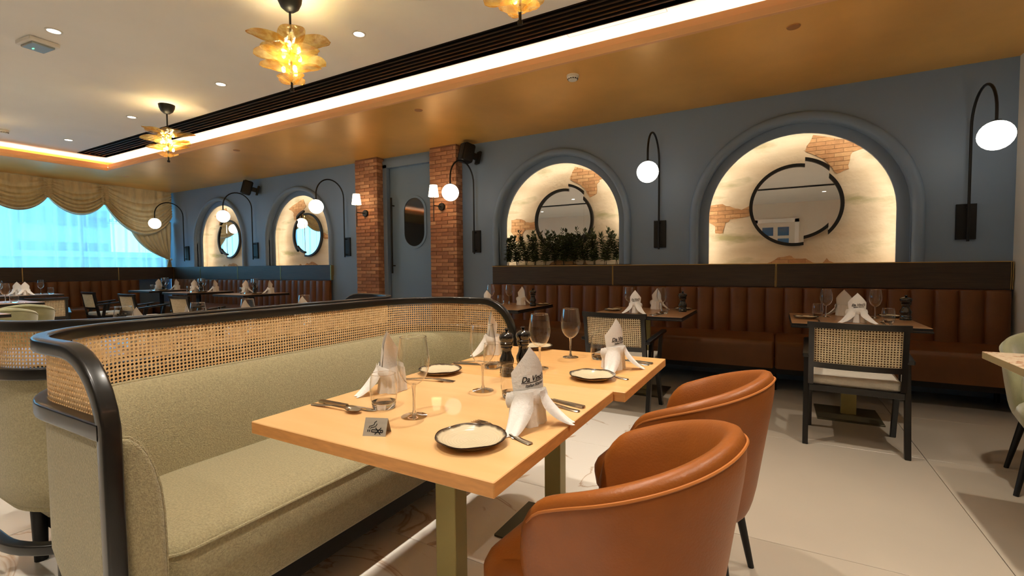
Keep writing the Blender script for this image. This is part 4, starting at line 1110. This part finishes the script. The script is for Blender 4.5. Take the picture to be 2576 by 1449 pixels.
def make_cane_chair():
    t = thing('cane_armchair', '', 'chair')     # faces +y
    for s in (-1, 1):
        x = s * .262
        part('leg', MB().box(-.016, .016, -.02, .02, 0, .60, .004).xf(Matrix.Translation((x, -.22, 0)) @ Matrix.Shear('XY', 4, (0, 0)) @ Matrix(((1, 0, 0, 0), (0, 1, .16, 0), (0, 0, 1, 0), (0, 0, 0, 1)))), m_blackw, t)
        part('leg', MB().box(-.016, .016, -.02, .02, 0, .42, .004).xf(Matrix.Translation((x - s * .02, .22, 0)) @ Matrix(((1, 0, 0, 0), (0, 1, -.38, 0), (0, 0, 1, 0), (0, 0, 0, 1)))), m_blackw, t)
        part('armrest', MB().box(-.022, .022, -.245, .22, .60, .625, .006).xf(Matrix(((1, 0, 0, x), (0, 1, 0, 0), (0, .10, 1, 0), (0, 0, 0, 1)))), m_blackw, t)
        part('arm_support', MB().box(-.014, .014, -.018, .018, .40, .62, .003).xf(Matrix.Translation((x, .10, 0)) @ Matrix(((1, 0, 0, 0), (0, 1, .25, -.12), (0, 0, 1, 0), (0, 0, 0, 1)))), m_blackw, t)
    part('seat_frame', MB().box(-.245, .245, -.215, -.185, .355, .395, .004).box(-.245, .245, .20, .23, .355, .395, .004).box(-.245, -.215, -.2, .22, .355, .395, .004).box(.215, .245, -.2, .22, .355, .395, .004), m_blackw, t)
    def cf(u, v):
        return None
    c = MB().box(-.235, .235, -.20, .235, .395, .455, .022, 3)
    part('seat_cushion', c, m_cush, t, 60)
    # curved back panel: y = -.27 - lean*(z) + bow in the middle to -y
    def bp(x, z): return (x, -.215 - (z - .48) * .16 - .035 * (1 - (x / .245) ** 2), z)
    def board(x0, x1, z0, z1, th, nx=10):
        mbx = MB(); n = nx; vs = []
        for i in range(n + 1):
            x = x0 + (x1 - x0) * i / n
            for dy, z in ((-th / 2, z0), (-th / 2, z1), (th / 2, z1), (th / 2, z0)):
                p = bp(x, z); vs.append((p[0], p[1] + dy, p[2]))
        fs = [(i * 4 + k, (i + 1) * 4 + k, (i + 1) * 4 + (k + 1) % 4, i * 4 + (k + 1) % 4) for i in range(n) for k in range(4)] + [(0, 1, 2, 3), (n * 4 + 3, n * 4 + 2, n * 4 + 1, n * 4)]
        return mbx.add(vs, fs)
    part('top_rail', board(-.262, .262, .775, .812, .030), m_blackw, t, 40)
    part('bottom_rail', board(-.245, .245, .515, .550, .028), m_blackw, t, 40)
    for x0, x1 in ((-.252, -.222), (.222, .252)): part('back_post', board(x0, x1, .40, .78, .028, 2), m_blackw, t)
    vs, fs = cane_web(lambda s, q: bp(-.222 + s, .549 + q), .444, .227, .0155, .33)
    cane_part(vs, fs, m_cane2, t)
    return Proto(t)
cc = make_cane_chair()
cc.place((.45, 3.83, 0), radians(-3), 'black cane-back armchair with white seat at the table below the largest arch')
cc.place((-1.10, 3.88, 0), radians(-4), 'black cane-back armchair at the walnut table between the large arches')
cc.place((-10.35, 3.78, 0), 0, 'black cane-back armchair at the far corner table', 'cane armchairs of the far row')
cc.place((-8.80, 3.72, 0), 0, 'black cane-back armchair at the middle table of the far row', 'cane armchairs of the far row')
cc.place((-7.30, 3.74, 0), 0, 'black cane-back armchair at the near end table of the far row', 'cane armchairs of the far row')
cc.place((-8.9, 2.52, 0), radians(75), 'black cane-back armchair seen from behind at the left edge', None)

# ------------------------------------------------------------------ tableware
def make_wine():
    t = thing('wine_glass', '', 'glass')
    o = [(.0365, .228), (.0395, .208), (.0435, .181), (.0452, .162), (.0450, .150), (.0425, .134), (.036, .117), (.027, .104), (.016, .095), (.006, .090)]
    i_ = [(.0375, .228), (.0405, .205), (.0435, .175), (.0437, .155), (.040, .129), (.030, .109), (.017, .098), (.0005, .094)]
    part('bowl', MB().lathe(o, 32), m_glass, t, True)
    part('rim', MB().lathe([(.0365 + .0010 * cos(a), .228 + .0010 * sin(a)) for a in [2 * pi * q / 6 for q in range(7)]], 32), m_glassb, t, True)
    part('stem', MB().lathe([(.007, .093), (.0046, .078), (.0036, .05), (.0042, .02), (.008, .007)], 16), m_glassb, t, True)
    part('foot', MB().lathe([(1e-4, .007), (.008, .007), (.022, .0035), (.0365, .0022), (.037, .0008), (.036, 0), (1e-4, 0)], 32), m_glass, t, True)
    return Proto(t)
def make_tumbler():
    t = thing('water_tumbler', '', 'glass')
    part('wall', MB().lathe([(.0355, .104), (.0395, .08), (.041, .055), (.0395, .03), (.0345, .012)], 32), m_glass, t, True)
    part('rim', MB().lathe([(.0355 + .0009 * cos(a), .104 + .0009 * sin(a)) for a in [2 * pi * q / 6 for q in range(7)]], 32), m_glassb, t, True)
    part('thick_base', MB().lathe([(1e-4, 0), (.031, 0), (.0342, .006), (.0362, .016), (.0365, .020), (.030, .018), (1e-4, .014)], 32), m_glassb, t, True)
    return Proto(t)
def make_plate():
    t = thing('side_plate', '', 'plate')
    m = MB().lathe([(1e-4, .006), (.045, .0062), (.062, .009), (.076, .0145), (.0845, .0195), (.0865, .0195), (.0868, .0175), (.078, .011), (.062, .0045), (.045, 0), (1e-4, 0)], 56)
    m.v = [(p[0] * (1 + .006 * sin(5 * atan2(p[1], p[0]))), p[1] * (1 + .005 * sin(7 * atan2(p[1], p[0]))), p[2] + (.0012 * sin(6 * atan2(p[1], p[0])) if p[2] > .012 else 0)) for p in m.v]
    part('dish', m, m_plate, t, 50)
    return Proto(t)
def make_mill():
    t = thing('pepper_mill', '', 'pepper mill')
    part('body', MB().lathe([(1e-4, 0), (.027, 0), (.0275, .004), (.0265, .009), (.028, .013), (.026, .018), (.0275, .022), (.0255, .027), (.0265, .031), (.0235, .038), (.0285, .056), (.0275, .068), (.020, .085), (.0175, .098), (.0195, .108), (.0235, .112), (.022, .116), (.0245, .119), (.0255, .124), (1e-4, .126)], 28), m_mill, t, True)
    part('knob', MB().lathe([(.0245, .126), (.0265, .129), (.0235, .133), (.028, .143), (.0295, .151), (.027, .160), (.019, .167), (.008, .170), (.0045, .174), (.009, .181), (.0075, .185), (1e-4, .184)], 28), m_mill, t, True)
    return Proto(t)
def napkin_front(x, z):
    """surface of the upright folded peak, front side (faces -y)"""
    r = .060; a = max(-1.35, min(1.35, x / r))
    t = max(0, (z - .06) / .15)
    return (r * sin(a), -.022 + r * (1 - cos(a)) + .020 * t * t, z)
def make_napkin(logo):
    t = thing('folded_napkin', '', 'napkin')
    mb_ = MB()
    def hw(tt): return .047 + .012 * sin(pi * min(1, tt / .55) * .5) if tt < .55 else max(.0008, .059 * (1 - (tt - .55) / .45))
    def back(x, z):
        p = napkin_front(x, z); tt = max(0, (z - .06) / .15)
        return (p[0], p[1] + .018 * (1 - .75 * tt) * (1 - (x / .062) ** 2) + .001, p[2] - .008 * tt)
    mb_.grid(lambda u, v: napkin_front((2 * u - 1) * hw(v), .06 + .15 * v), 14, 20)
    mb_.grid(lambda u, v: back((2 * u - 1) * hw(v) * .97, .06 + .15 * v), 14, 20)
    part('peak', mb_, m_linen, t, 70)
    # wrapped body with soft pleats
    def body(u, v):
        a = 2 * pi * u; r = .044 + .007 * cos(5 * a + 1) * (1 - .5 * v) + .006 * (1 - v) + .004 * sin(11 * a)
        return (r * sin(a), -r * cos(a) * .85 + .012, .002 + .085 * v + .006 * sin(3 * a) * v)
    b = MB().grid(body, 48, 8, True)
    # folded cuff over the peak's foot
    def cuff(u, v):
        a = -1.9 + 3.8 * u; r = .055 + .005 * sin(v * pi) + .003 * sin(7 * a)
        return (r * sin(a), -r * cos(a) * .8 + .014 + .004 * v, .050 + .040 * v + .012 * cos(a))
    b.grid(cuff, 28, 6)
    part('wrapped_base', b, m_linen, t, 70)
    for s in (-1, 1):
        def tail(u, v):
            # v along the tail (0 at the body, 1 at its point), u across
            wd = .037 - .020 * v ** 1.5
            c = (u * 2 - 1) * wd; R = .050 + .075 * v ** 1.5; ang = s * (.80 + .12 * v) + c / max(R, .062)
            z = .094 * (1 - v) ** 1.15 + .002; z -= .030 * abs(2 * u - 1) ** 1.5 * (1 - v) * (v ** .4)
            rr = R + .006 * sin(3 * pi * u) * v
            return (rr * sin(ang), -rr * cos(ang) * .95 + .010, max(.0015, z + .010 * (1 - (2 * u - 1) ** 2) * sin(pi * v)))
        part('tail', MB().grid(tail, 12, 14), m_linen, t, 70)
    if logo:
        lg = MB(); off = lambda x, z: (lambda p: (p[0], p[1] - .0012, p[2]))(napkin_front(x, z))
        text_into(lg, "Da Vinci's", .0195, .006, .122, off, .3, .09)
        text_into(lg, "Italian Kitchen", .0108, .008, .1085, off, .3, .09)
        n = 16
        pts = [(-.034 + .080 * i / n, .1180 + .09 * (-.034 + .080 * i / n)) for i in range(n + 1)]
        lg.add([off(x, z) for x, z in pts] + [off(x, z + .0018) for x, z in pts], [(i, i + 1, n + 2 + i, n + 1 + i) for i in range(n)])
        part('printed_logo', lg, m_ink, t)
    return Proto(t)
def outline_prism(poly, z0, z1, zf):
    n = len(poly)
    vs = [(x, y, z0 + zf(x)) for x, y in poly] + [(x, y, z1 + zf(x)) for x, y in poly]
    return vs, [tuple(range(n))[::-1], tuple(range(n, 2 * n))] + [(i, (i + 1) % n, n + (i + 1) % n, n + i) for i in range(n)]
def strip(widths, zf, th=.0022):
    """widths: list of (x, half width, y centre)"""
    mb_ = MB(); n = len(widths); vs = []
    for x, w, yc in widths:
        z = zf(x)
        vs += [(x, yc - w, z), (x, yc + w, z), (x, yc + w * .8, z + th), (x, yc - w * .8, z + th)]
    fs = [(i * 4 + k, (i + 1) * 4 + k, (i + 1) * 4 + (k + 1) % 4, i * 4 + (k + 1) % 4) for i in range(n - 1) for k in range(4)]
    fs += [(0, 1, 2, 3), (n * 4 - 1, n * 4 - 2, n * 4 - 3, n * 4 - 4)]
    return mb_.add(vs, fs)
# cutlery lies along +x: handle end at x=0, working end at x=.2
def make_fork():
    t = thing('table_fork', '', 'fork')
    zf = lambda x: .001 + .010 * max(0, sin(pi * min(1, max(0, (x - .03) / .17)))) * .7
    part('handle', strip([(0, .005, 0), (.004, .0085, 0), (.03, .0075, 0), (.08, .0045, 0), (.125, .0035, 0), (.14, .007, 0), (.15, .0115, 0), (.165, .0122, 0)], zf), m_steel, t, 60)
    for k in range(4):
        yc = -.0102 + .0068 * k
        part('tine', strip([(.163, .0019, yc), (.185, .0018, yc), (.203, .0009, yc)], zf), m_steel, t)
    return Proto(t)
def make_knife():
    t = thing('table_knife', '', 'knife')
    zf = lambda x: .0008
    part('handle', strip([(0, .006, 0), (.004, .0092, 0), (.05, .0085, 0), (.09, .007, 0), (.105, .006, 0)], zf, .006), m_steel, t, 60)
    part('blade', strip([(.104, .006, 0), (.115, .0095, .001), (.16, .010, .001), (.19, .0085, .001), (.207, .001, .004)], lambda x: .002, .0016), m_steel, t, 60)
    return Proto(t)
def make_spoon():
    t = thing('table_spoon', '', 'spoon')
    zf = lambda x: .001 + .008 * max(0, sin(pi * min(1, max(0, (x - .02) / .15))))
    part('handle', strip([(0, .005, 0), (.004, .008, 0), (.03, .0072, 0), (.08, .0042, 0), (.125, .003, 0), (.14, .005, 0)], zf), m_steel, t, 60)
    def bw(u, v):
        r = u; a = 2 * pi * v
        return (.158 + .025 * r * cos(a), .0165 * r * sin(a) * (1 - .12 * cos(a)), .001 + .009 * r * r)
    part('bowl', MB().grid(bw, 6, 20), m_steel, t, 60)
    return Proto(t)
wine, tum, plate, mill = make_wine(), make_tumbler(), make_plate(), make_mill()
nap, napL = make_napkin(False), make_napkin(True)
fork, knife, spoon = make_fork(), make_knife(), make_spoon()
Z = ZTAB
for p, l in (((-.894, 1.020), 'empty stemmed wine glass nearest the no-smoking sign'), ((-.874, 1.349), 'empty stemmed wine glass just before the black mills'),
             ((-.858, 1.761), 'empty stemmed wine glass behind the black mills'), ((-.837, 2.047), 'empty stemmed wine glass at the far end of the beech tables')):
    wine.place((p[0], p[1], Z), 0, l, 'wine glasses on the beech tables')
for p, l in (((-1.035, 1.045), 'short clear tumbler beside the nearest wine glass, sofa side'), ((-1.040, 1.685), 'short clear tumbler beside the mills, sofa side'),
             ((-.742, 1.324), 'short clear tumbler half hidden behind the foreground napkin'), ((-.705, 2.071), 'short clear tumbler at the far end beside the last napkin')):
    tum.place((p[0], p[1], Z), 0, l, 'tumblers on the beech tables')
for p, r, l in (((-.638, .930), 0, 'round cream side plate with dark rim, nearest the camera'), ((-1.177, 1.504), 1, 'round cream side plate with dark rim on the sofa side'),
             ((-.604, 1.693), 2, 'round cream side plate with dark rim between the two chair-side napkins'), ((-1.09, 2.195), 3, 'round cream side plate with dark rim at the far end, sofa side')):
    plate.place((p[0], p[1], Z + (0 if r else .0)), r, l, 'side plates on the beech tables')
mill.place((-.915, 1.585, Z), 0, 'black turned pepper mill standing left of its twin on the beech table', 'pepper mills on the beech tables')
mill.place((-.885, 1.665, Z), 1, 'black turned pepper mill standing right of its twin on the beech table', 'pepper mills on the beech tables')
napL.place((-.575, 1.115, Z), radians(60), 'white folded napkin with black lettering in the foreground', 'folded napkins on the beech tables')
napL.place((-.575, 1.89, Z), radians(62), 'white folded napkin with black lettering at the far chair-side place', 'folded napkins on the beech tables')
nap.place((-1.165, 1.20, Z), radians(-75), 'white folded napkin on the sofa side nearest the camera', 'folded napkins on the beech tables')
nap.place((-1.215, 1.96, Z), radians(-80), 'white folded napkin on the sofa side behind the second wine glass', 'folded napkins on the beech tables')
def lay(pr, a, z, l, g, b):
    ang = atan2(b[1] - a[1], b[0] - a[0]); pr.place((a[0], a[1], z), ang, l, g, (1.13, 1.12, 1))
lay(fork, (-.503, .984), Z + .0005, 'steel fork tucked between the nearest plate and the foreground napkin', 'cutlery on the beech tables', (-.725, 1.066))
lay(fork, (-.477, 1.728), Z + .0005, 'steel fork tucked behind the chair-side plate of the second table', 'cutlery on the beech tables', (-.685, 1.798))
lay(fork, (-1.255, 1.345), Z + .0005, 'steel fork before the sofa-side plate', 'cutlery on the beech tables', (-1.055, 1.395))
lay(knife, (-.495, 1.318), Z + .0005, 'steel knife behind the foreground napkin, farther of the pair', 'cutlery on the beech tables', (-.69, 1.365))
lay(fork, (-.495, 1.276), Z + .0005, 'steel fork behind the foreground napkin, beside the knife', 'cutlery on the beech tables', (-.69, 1.32))
lay(knife, (-1.258, .994), Z + .0005, 'steel knife at the sofa-side corner near the sign, crossing the spoon', 'cutlery on the beech tables', (-1.05, 1.00))
lay(spoon, (-1.255, .962), Z + .0005, 'steel spoon at the sofa-side corner near the sign', 'cutlery on the beech tables', (-1.09, .965))
lay(knife, (-.462, 2.058), Z + .0005, 'steel knife beside the farthest lettered napkin', 'cutlery on the beech tables', (-.66, 2.10))
lay(fork, (-.470, 2.025), Z + .0005, 'steel fork beside the farthest lettered napkin', 'cutlery on the beech tables', (-.66, 2.06))
lay(knife, (-1.24, 1.68), Z + .0005, 'steel knife on the sofa side past the wine glass', 'cutlery on the beech tables', (-1.04, 1.72))
lay(spoon, (-1.235, 1.72), Z + .0005, 'steel spoon on the sofa side past the wine glass', 'cutlery on the beech tables', (-1.04, 1.755))

# no-smoking tent sign
sg = thing('no_smoking_sign', 'small folded steel no-smoking sign on the nearest beech table', 'sign', (-.885, .868, Z), radians(22))
hs, ws, dp = .041, .060, .020
def slope(x, q, off=0.0):   # q 0..1 up the front face
    n = Vector((0, -hs, dp)).normalized() * off
    return (x, -dp + dp * q + n.y, hs * q + n.z)
for s, nm in ((-1, 'front_face'), (1, 'rear_face')):
    part(nm, MB().prism([(s * dp, 0), (0, hs), (0, hs - .0016), (s * dp - s * .0014, 0)], -ws / 2, ws / 2, 'yz'), m_steelb, sg)
ic = MB()
def stroke(pts, w):
    n = len(pts); L_ = []; R_ = []
    for i in range(n):
        a = pts[max(0, i - 1)]; b = pts[min(n - 1, i + 1)]; dx, dz = b[0] - a[0], b[1] - a[1]; l = math.hypot(dx, dz) or 1
        nx, nz = -dz / l * w / 2, dx / l * w / 2
        L_.append((pts[i][0] + nx, pts[i][1] + nz)); R_.append((pts[i][0] - nx, pts[i][1] - nz))
    H = math.hypot(hs, dp)
    ic.add([slope(p[0], p[1] / H, .0006) for p in L_ + R_], [(i, i + 1, n + i + 1, n + i) for i in range(n - 1)])
for pts in ([(-.008, .0105), (.021, .0095)], [(-.008, .0160), (.021, .0150)], [(-.008, .0105), (-.008, .016)], [(.021, .0095), (.021, .015)],
            [(-.0135, .0107), (-.0135, .0162)], [(-.018, .0108), (-.018, .0163)], [(.001, .0045), (.016, .021)], [(.016, .0045), (.001, .021)],
            [(.016, .0100), (.016, .0150)]):
    stroke(pts, .0025)
stroke([(-.0165, .019), (-.0155, .024), (-.009, .026), (-.004, .028), (-.003, .034), (.002, .0375)], .0021)
stroke([(-.0125, .0185), (-.010, .0215), (-.003, .0225), (.002, .026), (.0035, .031)], .0021)
part('no_smoking_symbol', ic, m_ink, sg)

# other tables
def setting(cx, cy, z, tn, flip=False, far=False):
    """two places across the table (chair side -y, bench side +y); returns nothing"""
    g = 'tableware on ' + tn
    return g
# table below the largest arch
g = 'tableware on the table below the largest arch'
wine.place((.353, 4.62, Z), 0, 'wine glass at the left of the table below the largest arch', g); wine.place((.682, 4.66, Z), 0, 'wine glass at the right of the table below the largest arch', g)
tum.place((.30, 4.68, Z), 0, 'tumbler beside the left wine glass on the table below the largest arch', g); tum.place((.715, 4.35, Z), 0, 'tumbler before the right wine glass on the table below the largest arch', g)
napL.place((.515, 4.24, Z), 0, 'lettered napkin at the chair place of the table below the largest arch', g, (1.1, 1, 1.04))
nap.place((.49, 4.78, Z), pi, 'plain napkin at the bench place of the table below the largest arch', g, (1.1, 1, 1.04))
mill.place((.86, 4.60, Z), 0, 'black mill on the table below the largest arch', g, (1.35, 1.35, 1.03))
plate.place((.205, 4.42, Z), 0, 'side plate at the left of the table below the largest arch', g); plate.place((.80, 4.78, Z), 0, 'side plate behind the mill on the table below the largest arch', g)
lay(knife, (.70, 4.14, 0), Z, 'knife on the table below the largest arch', g, (.72, 4.34)); lay(spoon, (.66, 4.12, 0), Z, 'spoon on the table below the largest arch', g, (.67, 4.32))
lay(fork, (.28, 4.12, 0), Z, 'fork on the table below the largest arch', g, (.28, 4.32))
g = 'tableware on the table between the large arches'
wine.place((-1.225, 4.46, Z), 0, 'wine glass at the left of the table between the large arches', g); wine.place((-.915, 4.43, Z), 0, 'wine glass at the right of the table between the large arches', g)
tum.place((-.885, 4.36, Z), 0, 'tumbler before the right wine glass on the table between the large arches', g)
napL.place((-1.125, 4.30, Z), 0, 'lettered napkin at the chair place of the table between the large arches', g)
nap.place((-1.03, 4.76, Z), pi * .9, 'plain napkin at the bench place of the table between the large arches', g)
mill.place((-.765, 4.62, Z), 0, 'black mill on the table between the large arches', g, (1.35, 1.35, 1.03))
plate.place((-1.38, 4.45, Z), 0, 'side plate at the left of the table between the large arches', g); plate.place((-.79, 4.80, Z), 0, 'side plate behind the mill on the table between the large arches', g)
lay(spoon, (-.96, 4.12, 0), Z, 'spoon on the table between the large arches', g, (-.92, 4.32)); lay(knife, (-.92, 4.11, 0), Z, 'knife on the table between the large arches', g, (-.88, 4.31))
g = 'tableware on the table below the plant arch'
wine.place((-2.91, 4.68, Z), 0, 'wine glass against the blue wall, on the table below the plant arch', g); wine.place((-2.72, 4.78, Z), 0, 'wine glass before the leather back, on the table below the plant arch', g)
nap.place((-2.86, 4.52, Z), 0.1, 'napkin beside the outer wine glass on the table below the plant arch', g, (.9, .9, .82)); nap.place((-2.52, 4.72, Z), pi * .95, 'napkin beside the mill on the table below the plant arch', g)
mill.place((-2.33, 4.62, Z), 0, 'black mill on the table below the plant arch', g, (1.25, 1.25, 1.05))
tum.place((-2.80, 4.72, Z), 0, 'tumbler on the table below the plant arch', g); plate.place((-2.30, 4.80, Z), 0, 'side plate on the table below the plant arch', g)
# booth behind the sofa backs
g = 'tableware in the next booth'
for (x, y), l in (((-3.07, 1.19), 'wine glass over the sofa rail at the far left'), ((-3.00, 1.53), 'wine glass over the sofa rail beside the two black mills'),
                  ((-3.07, 1.875), 'wine glass over the sofa rail with a napkin seen through it'), ((-3.10, 2.33), 'wine glass over the sofa rail nearest the brick pillars')):
    wine.place((x, y, Z), 0, l, g)
for (x, y), r, l in (((-3.26, 1.33), .3, 'napkin right beside the leftmost glass over the sofa rail'), ((-3.19, 1.56), 2.9, 'napkin tip before the second glass over the sofa rail'),
                  ((-3.30, 2.00), .2, 'napkin seen through the third glass over the sofa rail'), ((-3.28, 2.45), .4, 'napkin tip before the fourth glass over the sofa rail')):
    nap.place((x, y, Z), r, l, g)
for (x, y), l in (((-3.16, 1.70), 'black mill top over the sofa rail, left of the pair'), ((-3.12, 1.72), 'black mill top over the sofa rail, right of the pair')):
    mill.place((x, y - (.05 if 'left' in l else 0), Z - .0), 0, l, g)
# far tables
GF = 'tableware on the far corner tables'
for k, ((x, y), nm) in enumerate(zip(FT, ('the far corner table', 'the middle far table', 'the nearest far table'))):
    for dx, dy, pr, l, r, s in ((-.28, .08, nap, 'napkin at the left of ' + nm, 1.5, None), (.26, .14, nap, 'napkin at the right of ' + nm, -1.2, None),
                        (-.09, .13, wine, 'wine glass left of the mill on ' + nm, 0, None), (.02, .03, wine, 'wine glass right beside the mill on ' + nm, 0, None),
                        (.03, -.16, tum, 'tumbler on ' + nm, 0, None), (.12, -0.02, mill, 'black mill on ' + nm, 0, None), (.26, -.08, plate, 'side plate on ' + nm, 0, None)):
        pr.place((x + dx, y + dy, ZL), r, l, GF, s)
g = 'tableware on the window side tables'
nap.place((-10.62, 2.72, ZL), 1.2, 'left napkin of two on the table by the window banquette', g); nap.place((-10.42, 2.76, ZL), 1.3, 'right napkin of two on the table by the window banquette', g)
wine.place((-10.62, 3.0, ZL), 0, 'wine glass right of the napkins by the window banquette', g); tum.place((-10.48, 3.08, ZL), 0, 'tumbler right of the napkins by the window banquette', g)
wine.place((-10.62, 2.52, ZL), 0, 'wine glass left of the napkins by the window banquette', g)
wine.place((-8.1, 1.97, ZL), 0, 'wine glass on the table by the green armchairs', g); tum.place((-7.92, 2.0, ZL), 0, 'tumbler on the table by the green armchairs', g)
nap.place((-8.3, 1.90, ZL), .6, 'napkin at the very left edge by the green armchairs', g)
lay(knife, (-7.86, 1.85, 0), ZL, 'knife on the table by the green armchairs', g, (-7.84, 2.0))

# ------------------------------------------------------------------ plants in the second arch
def make_plant(seed):
    rnd = random.Random(seed); t = thing('leafy_plant', '', 'plant'); st = MB(); lf = MB()
    H = .37 + rnd.random() * .06
    for s in range(5):
        bx, by = rnd.uniform(-.015, .015), rnd.uniform(-.01, .01); lx, ly = rnd.uniform(-.12, .12), rnd.uniform(-.025, .025); h = H * rnd.uniform(.8, 1.08)
        pts = [(bx + lx * (q / 6) ** 1.5, by + ly * q / 6, h * q / 6) for q in range(7)]
        st.tube(pts, .0028, 5)
        for i in range(52):
            q = .14 + .86 * i / 51; px = bx + lx * q ** 1.5; py = by + ly * q; pz = h * q
            a = i * 2.4 + rnd.uniform(-.4, .4) + s; L_ = .086 * (1.05 - .35 * q) * rnd.uniform(.8, 1.2); e = rnd.uniform(-.1, .7) if q < .92 else 1.1
            d = Vector((cos(a) * cos(e), sin(a) * cos(e) * .5, sin(e))); side = d.cross(Vector((0, 0, 1))).normalized() * L_ * .27; upv = side.cross(d).normalized() * L_ * .05
            b = Vector((px, py, pz))
            lf.add([b, b + d * L_ * .45 + side - upv, b + d * L_ - Vector((0, 0, L_ * .12)), b + d * L_ * .45 - side - upv, b + d * L_ * .5 + upv], [(0, 1, 4), (1, 2, 4), (2, 3, 4), (3, 0, 4)])
    part('stem', st, m_leaf2, t); part('foliage', lf, m_leaf, t)
    return Proto(t)
pps = [make_plant(k) for k in (3, 8, 15)]
for i in range(12):
    x = -3.24 + i * .138
    w = ['first', 'second', 'third', 'fourth', 'fifth', 'sixth', 'seventh', 'eighth', 'ninth', 'tenth', 'eleventh', 'twelfth'][i]
    pps[i % 3].place((x, 5.69 + .012 * ((i * 7) % 3 - 1), 1.205), (pi if i % 2 else 0) + .1 * (i % 3), 'leafy dark green plant in the second arch, %s counted from the brick pillar side' % w, 'plants in the arch')
